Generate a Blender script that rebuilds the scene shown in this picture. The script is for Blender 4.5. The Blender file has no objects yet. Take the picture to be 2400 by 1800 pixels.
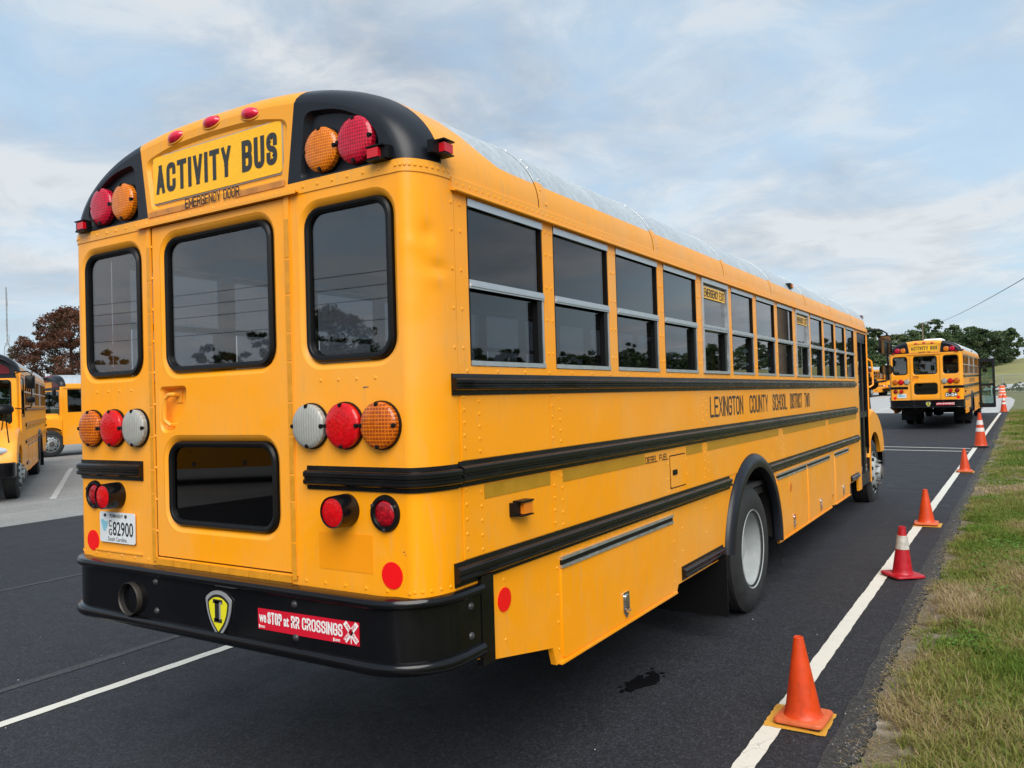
import bpy, bmesh, math, random
import numpy as np
from mathutils import Matrix, Vector
from mathutils.geometry import tessellate_polygon
R = math.radians
random.seed(7); RNG = np.random.default_rng(11)
SC = bpy.context.scene
COL = SC.collection

# ------------------------------------------------------------------ camera
cam_d = bpy.data.cameras.new('camera'); cam = bpy.data.objects.new('camera', cam_d); COL.objects.link(cam)
cam_d.sensor_width = 36.0; cam_d.lens = 28.2; cam_d.clip_start = 0.05; cam_d.clip_end = 4000
_M = Matrix(((0.846351, 0.035353, 0.531451), (0.53143, 0.010791, -0.847034), (-0.03568, 0.999317, -0.009655)))
cam.matrix_world = Matrix.Translation((3.1137, -2.3861, 1.9199)) @ _M.to_4x4()
SC.camera = cam
# ------------------------------------------------------------------ exposure
SC.view_settings.view_transform = 'Standard'; SC.view_settings.look = 'None'
SC.view_settings.gamma = 1.0; SC.view_settings.use_curve_mapping = False
SC.view_settings.exposure = 1.32
# ------------------------------------------------------------------ sun and sky
SUN_EL, SUN_AZ = R(44), R(140)        # azimuth clockwise from +Y: behind the camera, to its right
sun_d = bpy.data.lights.new('sun', 'SUN'); sun = bpy.data.objects.new('sun', sun_d); COL.objects.link(sun)
sun_d.energy = 1.5; sun_d.angle = R(48); sun_d.color = (1.0, 0.96, 0.9)
sdir = Vector((math.sin(SUN_AZ) * math.cos(SUN_EL), math.cos(SUN_AZ) * math.cos(SUN_EL), math.sin(SUN_EL)))
sun.rotation_euler = sdir.to_track_quat('Z', 'Y').to_euler()
sun.location = (0, -20, 40)


class NT:
    """tiny node-tree helper"""
    def __init__(s, tree): s.t = tree; s.n = tree.nodes; s.l = tree.links
    def add(s, typ, **kw):
        n = s.n.new(typ)
        for k, v in kw.items():
            if k in n.inputs: s.set(n.inputs[k], v)
            else: setattr(n, k, v)
        return n
    def set(s, sock, v):
        if isinstance(v, bpy.types.NodeSocket): s.l.new(v, sock)
        else: sock.default_value = v
    def math(s, op, a, b=None, c=None, clamp=False):
        n = s.n.new('ShaderNodeMath'); n.operation = op; n.use_clamp = clamp
        for i, v in enumerate((a, b, c)):
            if v is not None: s.set(n.inputs[i], v)
        return n.outputs[0]
    def vmath(s, op, a, b=None, out=0):
        n = s.n.new('ShaderNodeVectorMath'); n.operation = op
        s.set(n.inputs[0], a)
        if b is not None: s.set(n.inputs[1], b)
        return n.outputs[out]
    def noise(s, vec, scale, detail=4, rough=.5, dist=0.0):
        n = s.n.new('ShaderNodeTexNoise'); s.set(n.inputs['Scale'], scale); s.set(n.inputs['Detail'], detail)
        s.set(n.inputs['Roughness'], rough); s.set(n.inputs['Distortion'], dist)
        if vec is not None: s.l.new(vec, n.inputs['Vector'])
        return n.outputs['Fac']
    def ramp(s, fac, stops, interp='LINEAR'):
        n = s.n.new('ShaderNodeValToRGB'); n.color_ramp.interpolation = interp
        e = n.color_ramp.elements
        while len(e) < len(stops): e.new(.5)
        for q, (p, c) in zip(e, stops): q.position = p; q.color = tuple(c) + (1,) if len(c) == 3 else c
        s.l.new(fac, n.inputs[0]); return n.outputs[0]
    def rng(s, v, a, b, c, d):
        n = s.n.new('ShaderNodeMapRange'); s.set(n.inputs[0], v)
        for i, x in enumerate((a, b, c, d)): n.inputs[i + 1].default_value = x
        return n.outputs[0]
    def mix(s, f, a, b, typ='MIX'):
        n = s.n.new('ShaderNodeMix'); n.data_type = 'RGBA'; n.blend_type = typ
        s.set(n.inputs[0], f)
        for i, v in ((6, a), (7, b)):
            if isinstance(v, tuple) and len(v) == 3: v = v + (1,)
            s.set(n.inputs[i], v)
        return n.outputs[2]


world = bpy.data.worlds.new('World'); SC.world = world; world.use_nodes = True
w = NT(world.node_tree); w.n.clear()
out = w.add('ShaderNodeOutputWorld'); bg = w.add('ShaderNodeBackground'); bg.inputs[1].default_value = 0.1
w.l.new(bg.outputs[0], out.inputs[0])
sky = w.add('ShaderNodeTexSky'); sky.sky_type = 'NISHITA'; sky.sun_disc = False
sky.sun_elevation = SUN_EL; sky.sun_rotation = SUN_AZ; sky.air_density = 1.0; sky.dust_density = 2.5
tc = w.add('ShaderNodeTexCoord'); sep = w.add('ShaderNodeSeparateXYZ'); w.l.new(tc.outputs['Generated'], sep.inputs[0])
zc = w.math('ADD', w.math('MAXIMUM', sep.outputs[2], 0.0), 0.16)
cx = w.math('DIVIDE', sep.outputs[0], zc); cy = w.math('DIVIDE', sep.outputs[1], zc)
cmb = w.add('ShaderNodeCombineXYZ'); w.l.new(cx, cmb.inputs[0]); w.l.new(cy, cmb.inputs[1])
pv = w.vmath('ADD', cmb.outputs[0], (4.3, 1.7, 0.6))
n1 = w.noise(pv, 1.05, 8, .55, .35); n2 = w.noise(pv, 2.7, 10, .60, .4)
n3 = w.noise(w.vmath('ADD', cmb.outputs[0], (9.1, 3.3, 2.2)), 0.55, 5, .5, .2)
cov = w.rng(w.math('ADD', w.math('MULTIPLY', n1, .62), w.math('MULTIPLY', n2, .38)), .42, .58, 0, 1)
shade = w.rng(w.math('ADD', w.math('MULTIPLY', n2, .6), w.math('MULTIPLY', n3, .4)), .40, .60, 0, 1)
cloud = w.mix(shade, (1.22, 1.44, 1.84), (2.9, 3.08, 3.25))
hz = w.rng(sep.outputs[2], 0.0, .34, 1, 0)
cloud = w.mix(w.math('MULTIPLY', hz, .5), cloud, (3.3, 3.55, 3.7))
blue = w.mix(.75, sky.outputs[0], (2.05, 2.85, 3.5))
w.l.new(w.mix(w.math('ADD', w.math('MULTIPLY', cov, .76), .22), blue, cloud), bg.inputs[0])

# ------------------------------------------------------------------ materials
MAT = {}


def new_mat(name):
    m = bpy.data.materials.new(name); m.use_nodes = True
    t = NT(m.node_tree); b = t.n['Principled BSDF']; MAT[name] = m
    return m, t, b


def simple(name, col, rough=.5, metal=0.0, var=.0, vscale=8., bump=0., bscale=60., coat=0., spec=.5):
    m, t, b = new_mat(name)
    b.inputs['Roughness'].default_value = rough; b.inputs['Metallic'].default_value = metal
    b.inputs['Specular IOR Level'].default_value = spec; b.inputs['Coat Weight'].default_value = coat
    b.inputs['Base Color'].default_value = tuple(col) + (1,)
    if var or bump: o = t.add('ShaderNodeTexCoord').outputs['Object']
    if var:
        n = t.noise(o, vscale, 6, .6)
        c2 = tuple(max(0, c * (1 - var)) for c in col); c3 = tuple(min(1, c * (1 + var)) for c in col)
        t.l.new(t.ramp(n, [(.3, c2), (.7, c3)]), b.inputs['Base Color'])
        t.l.new(t.rng(n, .3, .7, max(.05, rough - .12), min(1, rough + .12)), b.inputs['Roughness'])
    if bump:
        bp = t.add('ShaderNodeBump'); bp.inputs['Strength'].default_value = bump; bp.inputs['Distance'].default_value = .01
        t.l.new(t.noise(o, bscale, 5, .6), bp.inputs['Height']); t.l.new(bp.outputs[0], b.inputs['Normal'])
    return m


def yellow_paint(name, c1, c2, wear=1.0):
    m, t, b = new_mat(name)
    o = t.add('ShaderNodeTexCoord').outputs['Object']
    n = t.noise(o, 1.3, 6, .6, .4)
    col = t.ramp(n, [(.42, c1), (.68, c2)])
    st = t.vmath('MULTIPLY', o, (9., 9., 1.1))                       # faint rain streaks
    s = t.rng(t.noise(st, 3.0, 6, .65), .54, .72, 0, .26 * wear)
    col = t.mix(s, col, (.60, .33, .10))
    d = t.rng(t.noise(o, 34., 4, .7), .69, .76, 0, .35 * wear)       # specks of grime
    col = t.mix(d, col, (.30, .16, .03))
    t.l.new(col, b.inputs['Base Color'])
    t.l.new(t.rng(t.noise(o, 5., 5, .6), .3, .7, .28, .46), b.inputs['Roughness'])
    b.inputs['Coat Weight'].default_value = .10; b.inputs['Coat Roughness'].default_value = .12; b.inputs['Specular IOR Level'].default_value = .36
    bp = t.add('ShaderNodeBump'); bp.inputs['Strength'].default_value = .36; bp.inputs['Distance'].default_value = .02
    t.l.new(t.noise(o, 2.2, 3, .45), bp.inputs['Height']); t.l.new(bp.outputs[0], b.inputs['Normal'])
    return m


yellow_paint('yellow', (.95, .345, .0015), (.88, .372, .050), 1.35)
yellow_paint('yellow_upper', (.86, .345, .018), (.80, .345, .042), 2.4)
yellow_paint('bare_yellow', (.90, .30, .002), (.88, .30, .004), .4)
simple('tape', (.66, .27, .012), .4, var=.12, vscale=20)
simple('tape_olive', (.44, .22, .004), .45, var=.1, vscale=12)
simple('tape_brown', (.52, .20, .035), .45, var=.3, vscale=18)
simple('sign_yellow', (.95, .48, .004), .3, var=.05, vscale=30)
simple('black_gloss', (.0035, .0035, .0045), .13, var=.3, vscale=4, spec=.38)
simple('black_rail', (.0045, .0045, .005), .24, var=.3, vscale=6, spec=.36)
simple('black_cap', (.008, .0095, .014), .34, var=.3, vscale=3, spec=.34)
simple('rubber', (.005, .005, .0055), .40, spec=.2)
simple('lettering', (.014, .013, .012), .5)
simple('lettering_grey', (.028, .028, .026), .5)
simple('tyre', (.018, .018, .019), .72, var=.25, vscale=9, bump=.3, bscale=50)
simple('rim_white', (.33, .355, .355), .45, var=.14, vscale=5)
simple('hub_grey', (.09, .08, .072), .6, .1, var=.25)
simple('under', (.012, .011, .010), .8, var=.3)
simple('aluminium', (.62, .64, .66), .38, .85, var=.1, vscale=14)
simple('chrome', (.75, .75, .76), .12, 1.0)
simple('white', (.78, .78, .76), .5)
simple('plate_white', (.66, .69, .71), .4, var=.04)
simple('plate_blue', (.22, .50, .62), .5)
simple('sticker_red', (.60, .006, .025), .35)
simple('reflector_red', (.86, .004, .006), .3)
simple('led_red', (.55, .004, .010), .2, coat=.3)
simple('marker_red', (.72, .012, .05), .16, coat=.6)
simple('marker_amber', (.75, .20, .01), .2, coat=.5)
simple('bolt', (.05, .05, .052), .4, .4)
simple('exhaust', (.045, .038, .032), .5, .5, var=.3)
simple('emblem_yellow', (.72, .64, .02), .3)
simple('emblem_grey', (.36, .37, .38), .3, .3)
simple('seat', (.035, .04, .05), .6, var=.15)
simple('interior_floor', (.03, .03, .03), .7)
simple('interior_wall', (.30, .31, .31), .5)
simple('mirror_glass', (.22, .24, .24), .05, 1.0)
simple('headlamp', (.72, .74, .76), .08, .4)
simple('wood', (.16, .12, .085), .85, var=.25, vscale=5)
simple('galvanised', (.38, .39, .40), .5, .6)
simple('cone_red', (.40, .005, .014), .42, var=.15, vscale=16)
simple('cone_collar', (.46, .43, .38), .45, var=.35, vscale=26)
simple('cone_white', (.70, .62, .58), .4, var=.2, vscale=20)
simple('cone_foot', (.02, .018, .017), .7)
simple('barrel_orange', (.88, .11, .02), .45)
simple('bark', (.085, .065, .05), .9, var=.3, vscale=6)
simple('steel_dark', (.10, .10, .105), .5, .6)
simple('red_visor', (.10, .006, .012), .2)


def scuffed(name, col, dirt, rough=.42):
    m, t, b = new_mat(name)
    o = t.add('ShaderNodeTexCoord').outputs['Object']
    c = t.mix(t.rng(t.noise(o, 7., 5, .6), .35, .65, 0, 1), tuple(x * .88 for x in col), tuple(min(1, x * 1.1) for x in col))
    c = t.mix(t.rng(t.noise(t.vmath('MULTIPLY', o, (1., 1., .25)), 30., 6, .7), .56, .70, 0, .55), c, dirt)
    c = t.mix(t.rng(t.noise(t.vmath('MULTIPLY', o, (2., 2., .5)), 22., 5, .7), .60, .70, 0, .45), c, tuple(min(1, x * 1.2 + .06) for x in col))
    t.l.new(c, b.inputs['Base Color']); t.l.new(t.rng(t.noise(o, 18., 4, .6), .3, .7, rough - .12, rough + .14), b.inputs['Roughness'])


scuffed('cone_orange', (.60, .050, .003), (.20, .025, .006)); scuffed('cone_base', (.60, .12, .035), (.14, .05, .03), .5)


def roof_metal():
    m, t, b = new_mat('roof_metal')
    o = t.add('ShaderNodeTexCoord').outputs['Object']
    n = t.noise(o, 38., 6, .7)
    n2 = t.noise(t.vmath('MULTIPLY', o, (2., 14.0, 2.)), 1.6, 6, .65)
    k = t.math('ADD', t.math('MULTIPLY', n, .5), t.math('MULTIPLY', n2, .5))
    t.l.new(t.ramp(k, [(.34, (.46, .495, .51)), (.5, (.60, .64, .655)), (.66, (.74, .775, .785))]), b.inputs['Base Color'])
    t.l.new(t.rng(k, .35, .65, .34, .55), b.inputs['Roughness'])
    b.inputs['Metallic'].default_value = .6


roof_metal()


def lens(name, c1, c2, mode, cell=.011):
    """moulded prismatic lamp lens; pattern lies in the lens's own x/z plane"""
    m, t, b = new_mat(name)
    o = t.add('ShaderNodeTexCoord').outputs['Object']; s = t.add('ShaderNodeSeparateXYZ'); t.l.new(o, s.inputs[0])
    def tri(v, p):
        return t.math('PINGPONG', t.math('DIVIDE', v, p), 0.5)
    if mode == 'grid':
        h = t.math('MINIMUM', tri(s.outputs[0], cell), tri(s.outputs[2], cell * 1.15))
        f = t.rng(h, .05, .20, 1, 0)
    elif mode == 'rows':
        h = t.math('MINIMUM', t.math('MULTIPLY', tri(s.outputs[2], cell), 1.0), t.math('MULTIPLY', tri(s.outputs[0], cell * 1.1), 1.6))
        f = t.rng(h, .05, .22, 1, 0)
    elif mode == 'cols':
        h = tri(s.outputs[0], cell * 1.4); f = t.rng(h, .05, .30, 1, 0)
    else:
        v = t.add('ShaderNodeTexVoronoi'); v.inputs['Scale'].default_value = 75; t.l.new(o, v.inputs['Vector'])
        h = v.outputs['Distance']; f = t.rng(h, .1, .6, 1, 0)
    k = t.noise(o, 40, 3, .6)
    f2 = t.math('MULTIPLY', t.math('ADD', f, t.rng(k, .3, .7, -.25, .3)), 1.0, clamp=True)
    t.l.new(t.mix(f2, c2, c1), b.inputs['Base Color'])
    b.inputs['Roughness'].default_value = .2; b.inputs['Coat Weight'].default_value = .3; b.inputs['Coat Roughness'].default_value = .05; b.inputs['Specular IOR Level'].default_value = .3
    bp = t.add('ShaderNodeBump'); bp.inputs['Strength'].default_value = .3; bp.inputs['Distance'].default_value = .003
    t.l.new(h, bp.inputs['Height']); t.l.new(bp.outputs[0], b.inputs['Normal'])


lens('lens_red_grid', (.66, .008, .04), (.27, .003, .016), 'grid', .0125)
lens('lens_amber_grid', (.84, .24, .006), (.42, .085, .002), 'grid', .0105)
lens('lens_amber_rows', (.72, .17, .006), (.30, .052, .002), 'rows', .0145)
lens('lens_red_smooth', (.68, .002, .006), (.50, .001, .004), 'cell')
lens('lens_clear', (.38, .38, .345), (.29, .29, .265), 'cols', .010)
lens('lens_red_led', (.55, .004, .014), (.24, .002, .008), 'cell')


def glass(name, tint, refl=1.0, cap=.42):
    m, t, b = new_mat(name); t.n.remove(b)
    o = t.n['Material Output']
    g = t.add('ShaderNodeNewGeometry')
    dt = t.math('ABSOLUTE', t.vmath('DOT_PRODUCT', g.outputs['Incoming'], g.outputs['Normal'], out=1))
    f = t.math('POWER', t.math('SUBTRACT', 1.0, dt, clamp=True), 5.0)
    f = t.math('MULTIPLY', t.math('ADD', t.math('MULTIPLY', f, .95), .05), refl, clamp=True)
    f = t.math('MINIMUM', f, cap)
    tr = t.add('ShaderNodeBsdfTransparent'); tr.inputs[0].default_value = tuple(tint) + (1,)
    gl = t.add('ShaderNodeBsdfGlossy'); gl.inputs['Roughness'].default_value = .015; gl.inputs['Color'].default_value = (1, 1, 1, 1)
    mx = t.add('ShaderNodeMixShader'); t.l.new(f, mx.inputs[0]); t.l.new(tr.outputs[0], mx.inputs[1]); t.l.new(gl.outputs[0], mx.inputs[2])
    t.l.new(mx.outputs[0], o.inputs[0])


glass('glass_side', (.43, .44, .46), 1.35); glass('glass_rear', (.62, .61, .62), 1.9); glass('glass_dark', (.10, .10, .105)); glass('glass_clear', (.72, .80, .78))


def asphalt(name, c_lo, c_hi, speck, rough=.78):
    m, t, b = new_mat(name)
    o = t.add('ShaderNodeTexCoord').outputs['Object']
    big = t.noise(o, .35, 5, .6, .5); mid = t.noise(o, 3.2, 6, .65)
    fine = t.noise(o, 85., 4, .75); grit = t.noise(o, 210., 3, .7)
    k = t.math('ADD', t.math('MULTIPLY', big, .6), t.math('MULTIPLY', mid, .4))
    col = t.ramp(k, [(.36, c_lo), (.64, c_hi)])
    col = t.mix(t.rng(grit, .54, .66, 0, .75), col, speck)
    col = t.mix(t.rng(fine, .40, .28, 0, .6), col, tuple(x * .35 for x in c_lo))
    vo = t.add('ShaderNodeTexVoronoi'); vo.inputs['Scale'].default_value = 95.; t.l.new(o, vo.inputs['Vector'])
    cellv = t.add('ShaderNodeSeparateColor'); t.l.new(vo.outputs['Color'], cellv.inputs[0])
    col = t.mix(t.rng(cellv.outputs[0], .62, 1.0, 0, .62), col, speck)
    col = t.mix(t.rng(cellv.outputs[1], .7, 1.0, 0, .7), col, tuple(x * .3 for x in c_lo))
    col = t.mix(t.rng(t.noise(o, 24., 5, .75), .52, .70, 0, .35), col, speck)
    streak = t.rng(t.noise(t.vmath('MULTIPLY', o, (2.2, .12, 1.)), 1., 4, .6), .55, .75, 0, .22)
    col = t.mix(streak, col, tuple(min(1, x * 1.9) for x in c_hi))
    t.l.new(col, b.inputs['Base Color']); b.inputs['Specular IOR Level'].default_value = .35
    t.l.new(t.rng(mid, .3, .7, rough - .12, rough + .1), b.inputs['Roughness'])
    bp = t.add('ShaderNodeBump'); bp.inputs['Strength'].default_value = .7; bp.inputs['Distance'].default_value = .006
    t.l.new(t.math('ADD', fine, t.math('MULTIPLY', grit, .6)), bp.inputs['Height']); t.l.new(bp.outputs[0], b.inputs['Normal'])


asphalt('asphalt_dark', (.0105, .0110, .0140), (.0175, .0185, .0230), (.062, .066, .078))
asphalt('asphalt_edge', (.020, .020, .0205), (.034, .033, .032), (.11, .11, .105))
asphalt('asphalt_grey', (.17, .17, .163), (.27, .265, .25), (.42, .41, .39))
asphalt('concrete', (.38, .375, .36), (.46, .455, .435), (.55, .54, .52))


def paint(name, base, under, wear=.5):
    m, t, b = new_mat(name)
    o = t.add('ShaderNodeTexCoord').outputs['Object']
    v = t.add('ShaderNodeTexVoronoi'); v.feature = 'DISTANCE_TO_EDGE'; v.inputs['Scale'].default_value = 5.
    t.l.new(t.vmath('ADD', o, t.vmath('MULTIPLY', t.add('ShaderNodeTexNoise', Scale=6.).outputs['Color'], (.25, .25, 0.))), v.inputs['Vector'])
    crack = t.rng(v.outputs['Distance'], .002, .007, .6, 0)
    pit = t.rng(t.noise(o, 130, 4, .7), .60, .70, 0, wear)
    patch = t.rng(t.noise(o, 3., 4, .6), .42, .6, .35, 1)
    f = t.math('MULTIPLY', t.math('MAXIMUM', crack, pit), patch, clamp=True)
    c = t.mix(t.noise(o, 9., 5, .6), tuple(x * .92 for x in base), base)
    t.l.new(t.mix(f, c, under), b.inputs['Base Color']); b.inputs['Roughness'].default_value = .6
    bp = t.add('ShaderNodeBump'); bp.inputs['Strength'].default_value = .4; bp.inputs['Distance'].default_value = .004
    t.l.new(t.noise(o, 160, 3, .6), bp.inputs['Height']); t.l.new(bp.outputs[0], b.inputs['Normal'])


paint('line_white', (.70, .68, .60), (.05, .05, .052), .75); paint('line_old', (.45, .45, .43), (.15, .15, .145), 1.0)
paint('square_yellow', (.66, .33, .035), (.05, .045, .04), .8)


def soil():
    m, t, b = new_mat('soil')
    o = t.add('ShaderNodeTexCoord').outputs['Object']
    n = t.noise(o, 2.2, 7, .65, .3); g = t.noise(o, 90., 4, .7); big = t.noise(o, .05, 5, .6)
    near = t.ramp(n, [(.32, (.075, .060, .034)), (.45, (.13, .098, .062)), (.54, (.10, .085, .045)), (.66, (.40, .345, .285))])
    far = t.ramp(t.noise(o, .6, 7, .65), [(.35, (.075, .10, .022)), (.55, (.105, .125, .034)), (.7, (.16, .155, .06))])
    s = t.add('ShaderNodeSeparateXYZ'); t.l.new(o, s.inputs[0])
    f = t.rng(t.math('ABSOLUTE', t.math('SUBTRACT', s.outputs[0], 2.6)), .5, 3.0, 0, 1)
    f = t.math('MAXIMUM', f, t.rng(s.outputs[1], 12., 30., 0, .85))
    c = t.mix(f, near, far); c = t.mix(t.rng(g, .4, .7, 0, .4), c, (.30, .25, .18))
    t.l.new(c, b.inputs['Base Color']); b.inputs['Roughness'].default_value = .95
    bp = t.add('ShaderNodeBump'); bp.inputs['Strength'].default_value = .8; bp.inputs['Distance'].default_value = .02
    t.l.new(t.math('ADD', n, t.math('MULTIPLY', g, .4)), bp.inputs['Height']); t.l.new(bp.outputs[0], b.inputs['Normal'])


soil()
simple('field', (.20, .19, .065), .95, var=.3, vscale=.12)
simple('verge', (.12, .13, .045), .95, var=.3, vscale=.25)


def leafmat(name, stops, rough=.6, trans=.25):
    m, t, b = new_mat(name)
    a = t.add('ShaderNodeAttribute'); a.attribute_name = 'tone'
    t.l.new(t.ramp(a.outputs['Fac'], stops), b.inputs['Base Color']); b.inputs['Roughness'].default_value = rough
    b.inputs['Specular IOR Level'].default_value = .25
    tb = t.add('ShaderNodeBsdfTranslucent'); t.l.new(t.ramp(a.outputs['Fac'], stops), tb.inputs[0])
    mx = t.add('ShaderNodeMixShader'); mx.inputs[0].default_value = trans
    t.l.new(b.outputs[0], mx.inputs[1]); t.l.new(tb.outputs[0], mx.inputs[2]); t.l.new(mx.outputs[0], t.n['Material Output'].inputs[0])


leafmat('grass', [(0, (.11, .19, .020)), (.28, (.19, .235, .038)), (.52, (.28, .265, .075)), (.75, (.34, .255, .12)), (1, (.46, .36, .22))], .6, .35)
leafmat('weed', [(0, (.06, .15, .02)), (1, (.15, .28, .045))])
leafmat('leaf_green', [(0, (.035, .065, .026)), (.5, (.080, .120, .048)), (1, (.16, .20, .085))])
leafmat('leaf_dark', [(0, (.022, .042, .018)), (.5, (.046, .076, .032)), (1, (.10, .13, .055))])
leafmat('leaf_rust', [(0, (.030, .040, .016)), (.3, (.075, .034, .018)), (.7, (.135, .052, .028)), (1, (.20, .085, .05))])


# ------------------------------------------------------------------ mesh helpers
class MB:
    def __init__(s): s.v = []; s.f = []; s.m = []
    def add(s, vs, fs, mi=0):
        b = len(s.v); s.v += [tuple(map(float, p)) for p in vs]; s.f += [tuple(i + b for i in f) for f in fs]; s.m += [mi] * len(fs)
        return s
    def box(s, c, d, mi=0, rot=None):
        x, y, z = (q / 2 for q in d)
        vs = [Vector((sx * x, sy * y, sz * z)) for sx in (-1, 1) for sy in (-1, 1) for sz in (-1, 1)]
        if rot is not None: vs = [rot @ p for p in vs]
        vs = [(p[0] + c[0], p[1] + c[1], p[2] + c[2]) for p in vs]
        return s.add(vs, [(0, 1, 3, 2), (4, 6, 7, 5), (0, 4, 5, 1), (2, 3, 7, 6), (0, 2, 6, 4), (1, 5, 7, 3)], mi)
    def loft(s, loops, closed=True, mi=0, cap0=False, cap1=False, ring=False):
        n = len(loops[0]); vs = [p for l in loops for p in l]; fs = []
        L = len(loops)
        for i in range(L if ring else L - 1):
            j = (i + 1) % L
            for k in range(n if closed else n - 1):
                k2 = (k + 1) % n
                fs.append((i * n + k, i * n + k2, j * n + k2, j * n + k))
        if cap0: fs.append(tuple(range(n))[::-1])
        if cap1: fs.append(tuple((L - 1) * n + k for k in range(n)))
        return s.add(vs, fs, mi)
    def lathe(s, prof, axis='z', n=24, c=(0, 0, 0), mi=0):
        loops = []
        for r, a in prof:
            l = []
            for k in range(n):
                t = 2 * math.pi * k / n; p, q = r * math.cos(t), r * math.sin(t)
                l.append({'z': (p, q, a), 'x': (a, p, q), 'y': (p, a, q)}[axis])
            loops.append([(u[0] + c[0], u[1] + c[1], u[2] + c[2]) for u in l])
        return s.loft(loops, True, mi)
    def tube(s, pts, r, n=8, mi=0):
        pts = [Vector(p) for p in pts]; loops = []
        for i, p in enumerate(pts):
            d = (pts[min(i + 1, len(pts) - 1)] - pts[max(i - 1, 0)]).normalized()
            u = d.orthogonal().normalized() if i == 0 else (up - d * up.dot(d)).normalized()
            up = u; v2 = d.cross(u); rr = r[i] if isinstance(r, (list, tuple)) else r
            loops.append([p + rr * (math.cos(2 * math.pi * k / n) * u + math.sin(2 * math.pi * k / n) * v2) for k in range(n)])
        return s.loft(loops, True, mi, True, True)
    def plate(s, outer, holes, thick, fmap, mi=0, back=True):
        loops = [outer] + list(holes)
        tri = tessellate_polygon([[Vector((a, b, 0)) for a, b in l] for l in loops])
        flat = [p for l in loops for p in l]; n = len(flat)
        vs = [fmap(a, b, 0) for a, b in flat]; fs = [tuple(t) for t in tri]
        if back:
            vs += [fmap(a, b, thick) for a, b in flat]; fs += [tuple(i + n for i in t)[::-1] for t in tri]
            o = 0
            for l in loops:
                k = len(l)
                for i in range(k):
                    j = (i + 1) % k; fs.append((o + i, o + j, n + o + j, n + o + i))
                o += k
        return s.add(vs, fs, mi)
    def rings(s, loops, fmap, mi=0):
        """loops: list of (2-D closed loop, depth)"""
        return s.loft([[fmap(a, b, d) for a, b in l] for l, d in loops], True, mi)
    def build(s, name, mat, parent=None, loc=(0, 0, 0), rot=(0, 0, 0), smooth=True, ang=38, recalc=True):
        me = bpy.data.meshes.new(name); me.from_pydata(s.v, [], s.f)
        mats = mat if isinstance(mat, (list, tuple)) else [mat]
        for q in mats: me.materials.append(MAT[q])
        if len(mats) > 1: me.polygons.foreach_set('material_index', s.m)
        if recalc:
            bm = bmesh.new(); bm.from_mesh(me); bmesh.ops.recalc_face_normals(bm, faces=bm.faces); bm.to_mesh(me); bm.free()
        if smooth:
            me.polygons.foreach_set('use_smooth', [True] * len(me.polygons)); me.set_sharp_from_angle(angle=R(ang))
        me.update()
        return link(name, me, parent, loc, rot)


def link(name, me, parent=None, loc=(0, 0, 0), rot=(0, 0, 0)):
    o = bpy.data.objects.new(name, me); COL.objects.link(o); o.parent = parent; o.location = loc; o.rotation_euler = rot
    return o


def thing(name, label, cat, loc=(0, 0, 0), rot=(0, 0, 0), group=None):
    return tag(link(name, None, None, loc, rot), label, cat, group)


def tag(o, label=None, cat=None, group=None, kind=None):
    for k, v in (('label', label), ('category', cat), ('group', group), ('kind', kind)):
        if v: o[k] = v
    return o


def copy_tree(o, parent=None, skip=()):
    c = o.copy(); COL.objects.link(c); c.parent = parent
    for ch in list(o.children):
        if ch.name.split('.')[0] not in skip: copy_tree(ch, c, skip)
    return c


def rrect(x0, x1, z0, z1, r, n=6):
    pts = []
    for cx_, cz_, a0 in ((x1 - r, z1 - r, 0), (x0 + r, z1 - r, 90), (x0 + r, z0 + r, 180), (x1 - r, z0 + r, 270)):
        for k in range(n + 1):
            a = R(a0 + 90 * k / n); pts.append((cx_ + r * math.cos(a), cz_ + r * math.sin(a)))
    return pts


def rpoly(pts, rad, n=5):
    """polygon with rounded corners"""
    o = []; N = len(pts)
    for i, p in enumerate(pts):
        p = Vector(p); a = Vector(pts[i - 1]) - p; b = Vector(pts[(i + 1) % N]) - p
        r = rad[i] if isinstance(rad, (list, tuple)) else rad
        r = min(r, a.length * .48, b.length * .48); A = p + a.normalized() * r; B = p + b.normalized() * r
        for k in range(n + 1):
            t = k / n; o.append(tuple((1 - t) ** 2 * A + 2 * t * (1 - t) * p + t * t * B))
    return o


rear = lambda off=0.0: (lambda a, b, d: (a, -off + d, b))           # plane of the bus's tail, depth runs forward
rside = lambda off=0.0: (lambda a, b, d: (1.2 + off - d, a, b))
lside = lambda off=0.0: (lambda a, b, d: (-1.2 - off + d, a, b))


def text_mesh(body, w_, h_, bold=0.0, shear=0.0):
    """built-in font outline as flat triangles fitted to w_ x h_, origin at its lower left"""
    cu = bpy.data.curves.new('t', 'FONT'); cu.body = body; cu.resolution_u = 4; cu.offset = bold; cu.shear = shear
    o = bpy.data.objects.new('t', cu); COL.objects.link(o)
    bpy.context.view_layer.update()
    ev = o.evaluated_get(bpy.context.evaluated_depsgraph_get()); me = ev.to_mesh()
    v = np.array([x.co[:] for x in me.vertices]); f = [tuple(p.vertices) for p in me.polygons]
    ev.to_mesh_clear(); bpy.data.objects.remove(o); bpy.data.curves.remove(cu)
    lo, hi = v.min(0), v.max(0); v = (v - lo) / np.maximum(hi - lo, 1e-6)
    return np.stack([v[:, 0] * w_, v[:, 1] * h_], 1), f


def text(mb, body, x, z, w_, h_, fmap, bold=0.0, mi=0, rot=0.0, shear=0.0):
    v, f = text_mesh(body, w_, h_, bold, shear)
    if rot:
        c, s_ = math.cos(rot), math.sin(rot); v = np.stack([v[:, 0] * c - v[:, 1] * s_, v[:, 0] * s_ + v[:, 1] * c], 1)
    return mb.add([fmap(x + a, z + b, 0) for a, b in v], f, mi)


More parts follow.
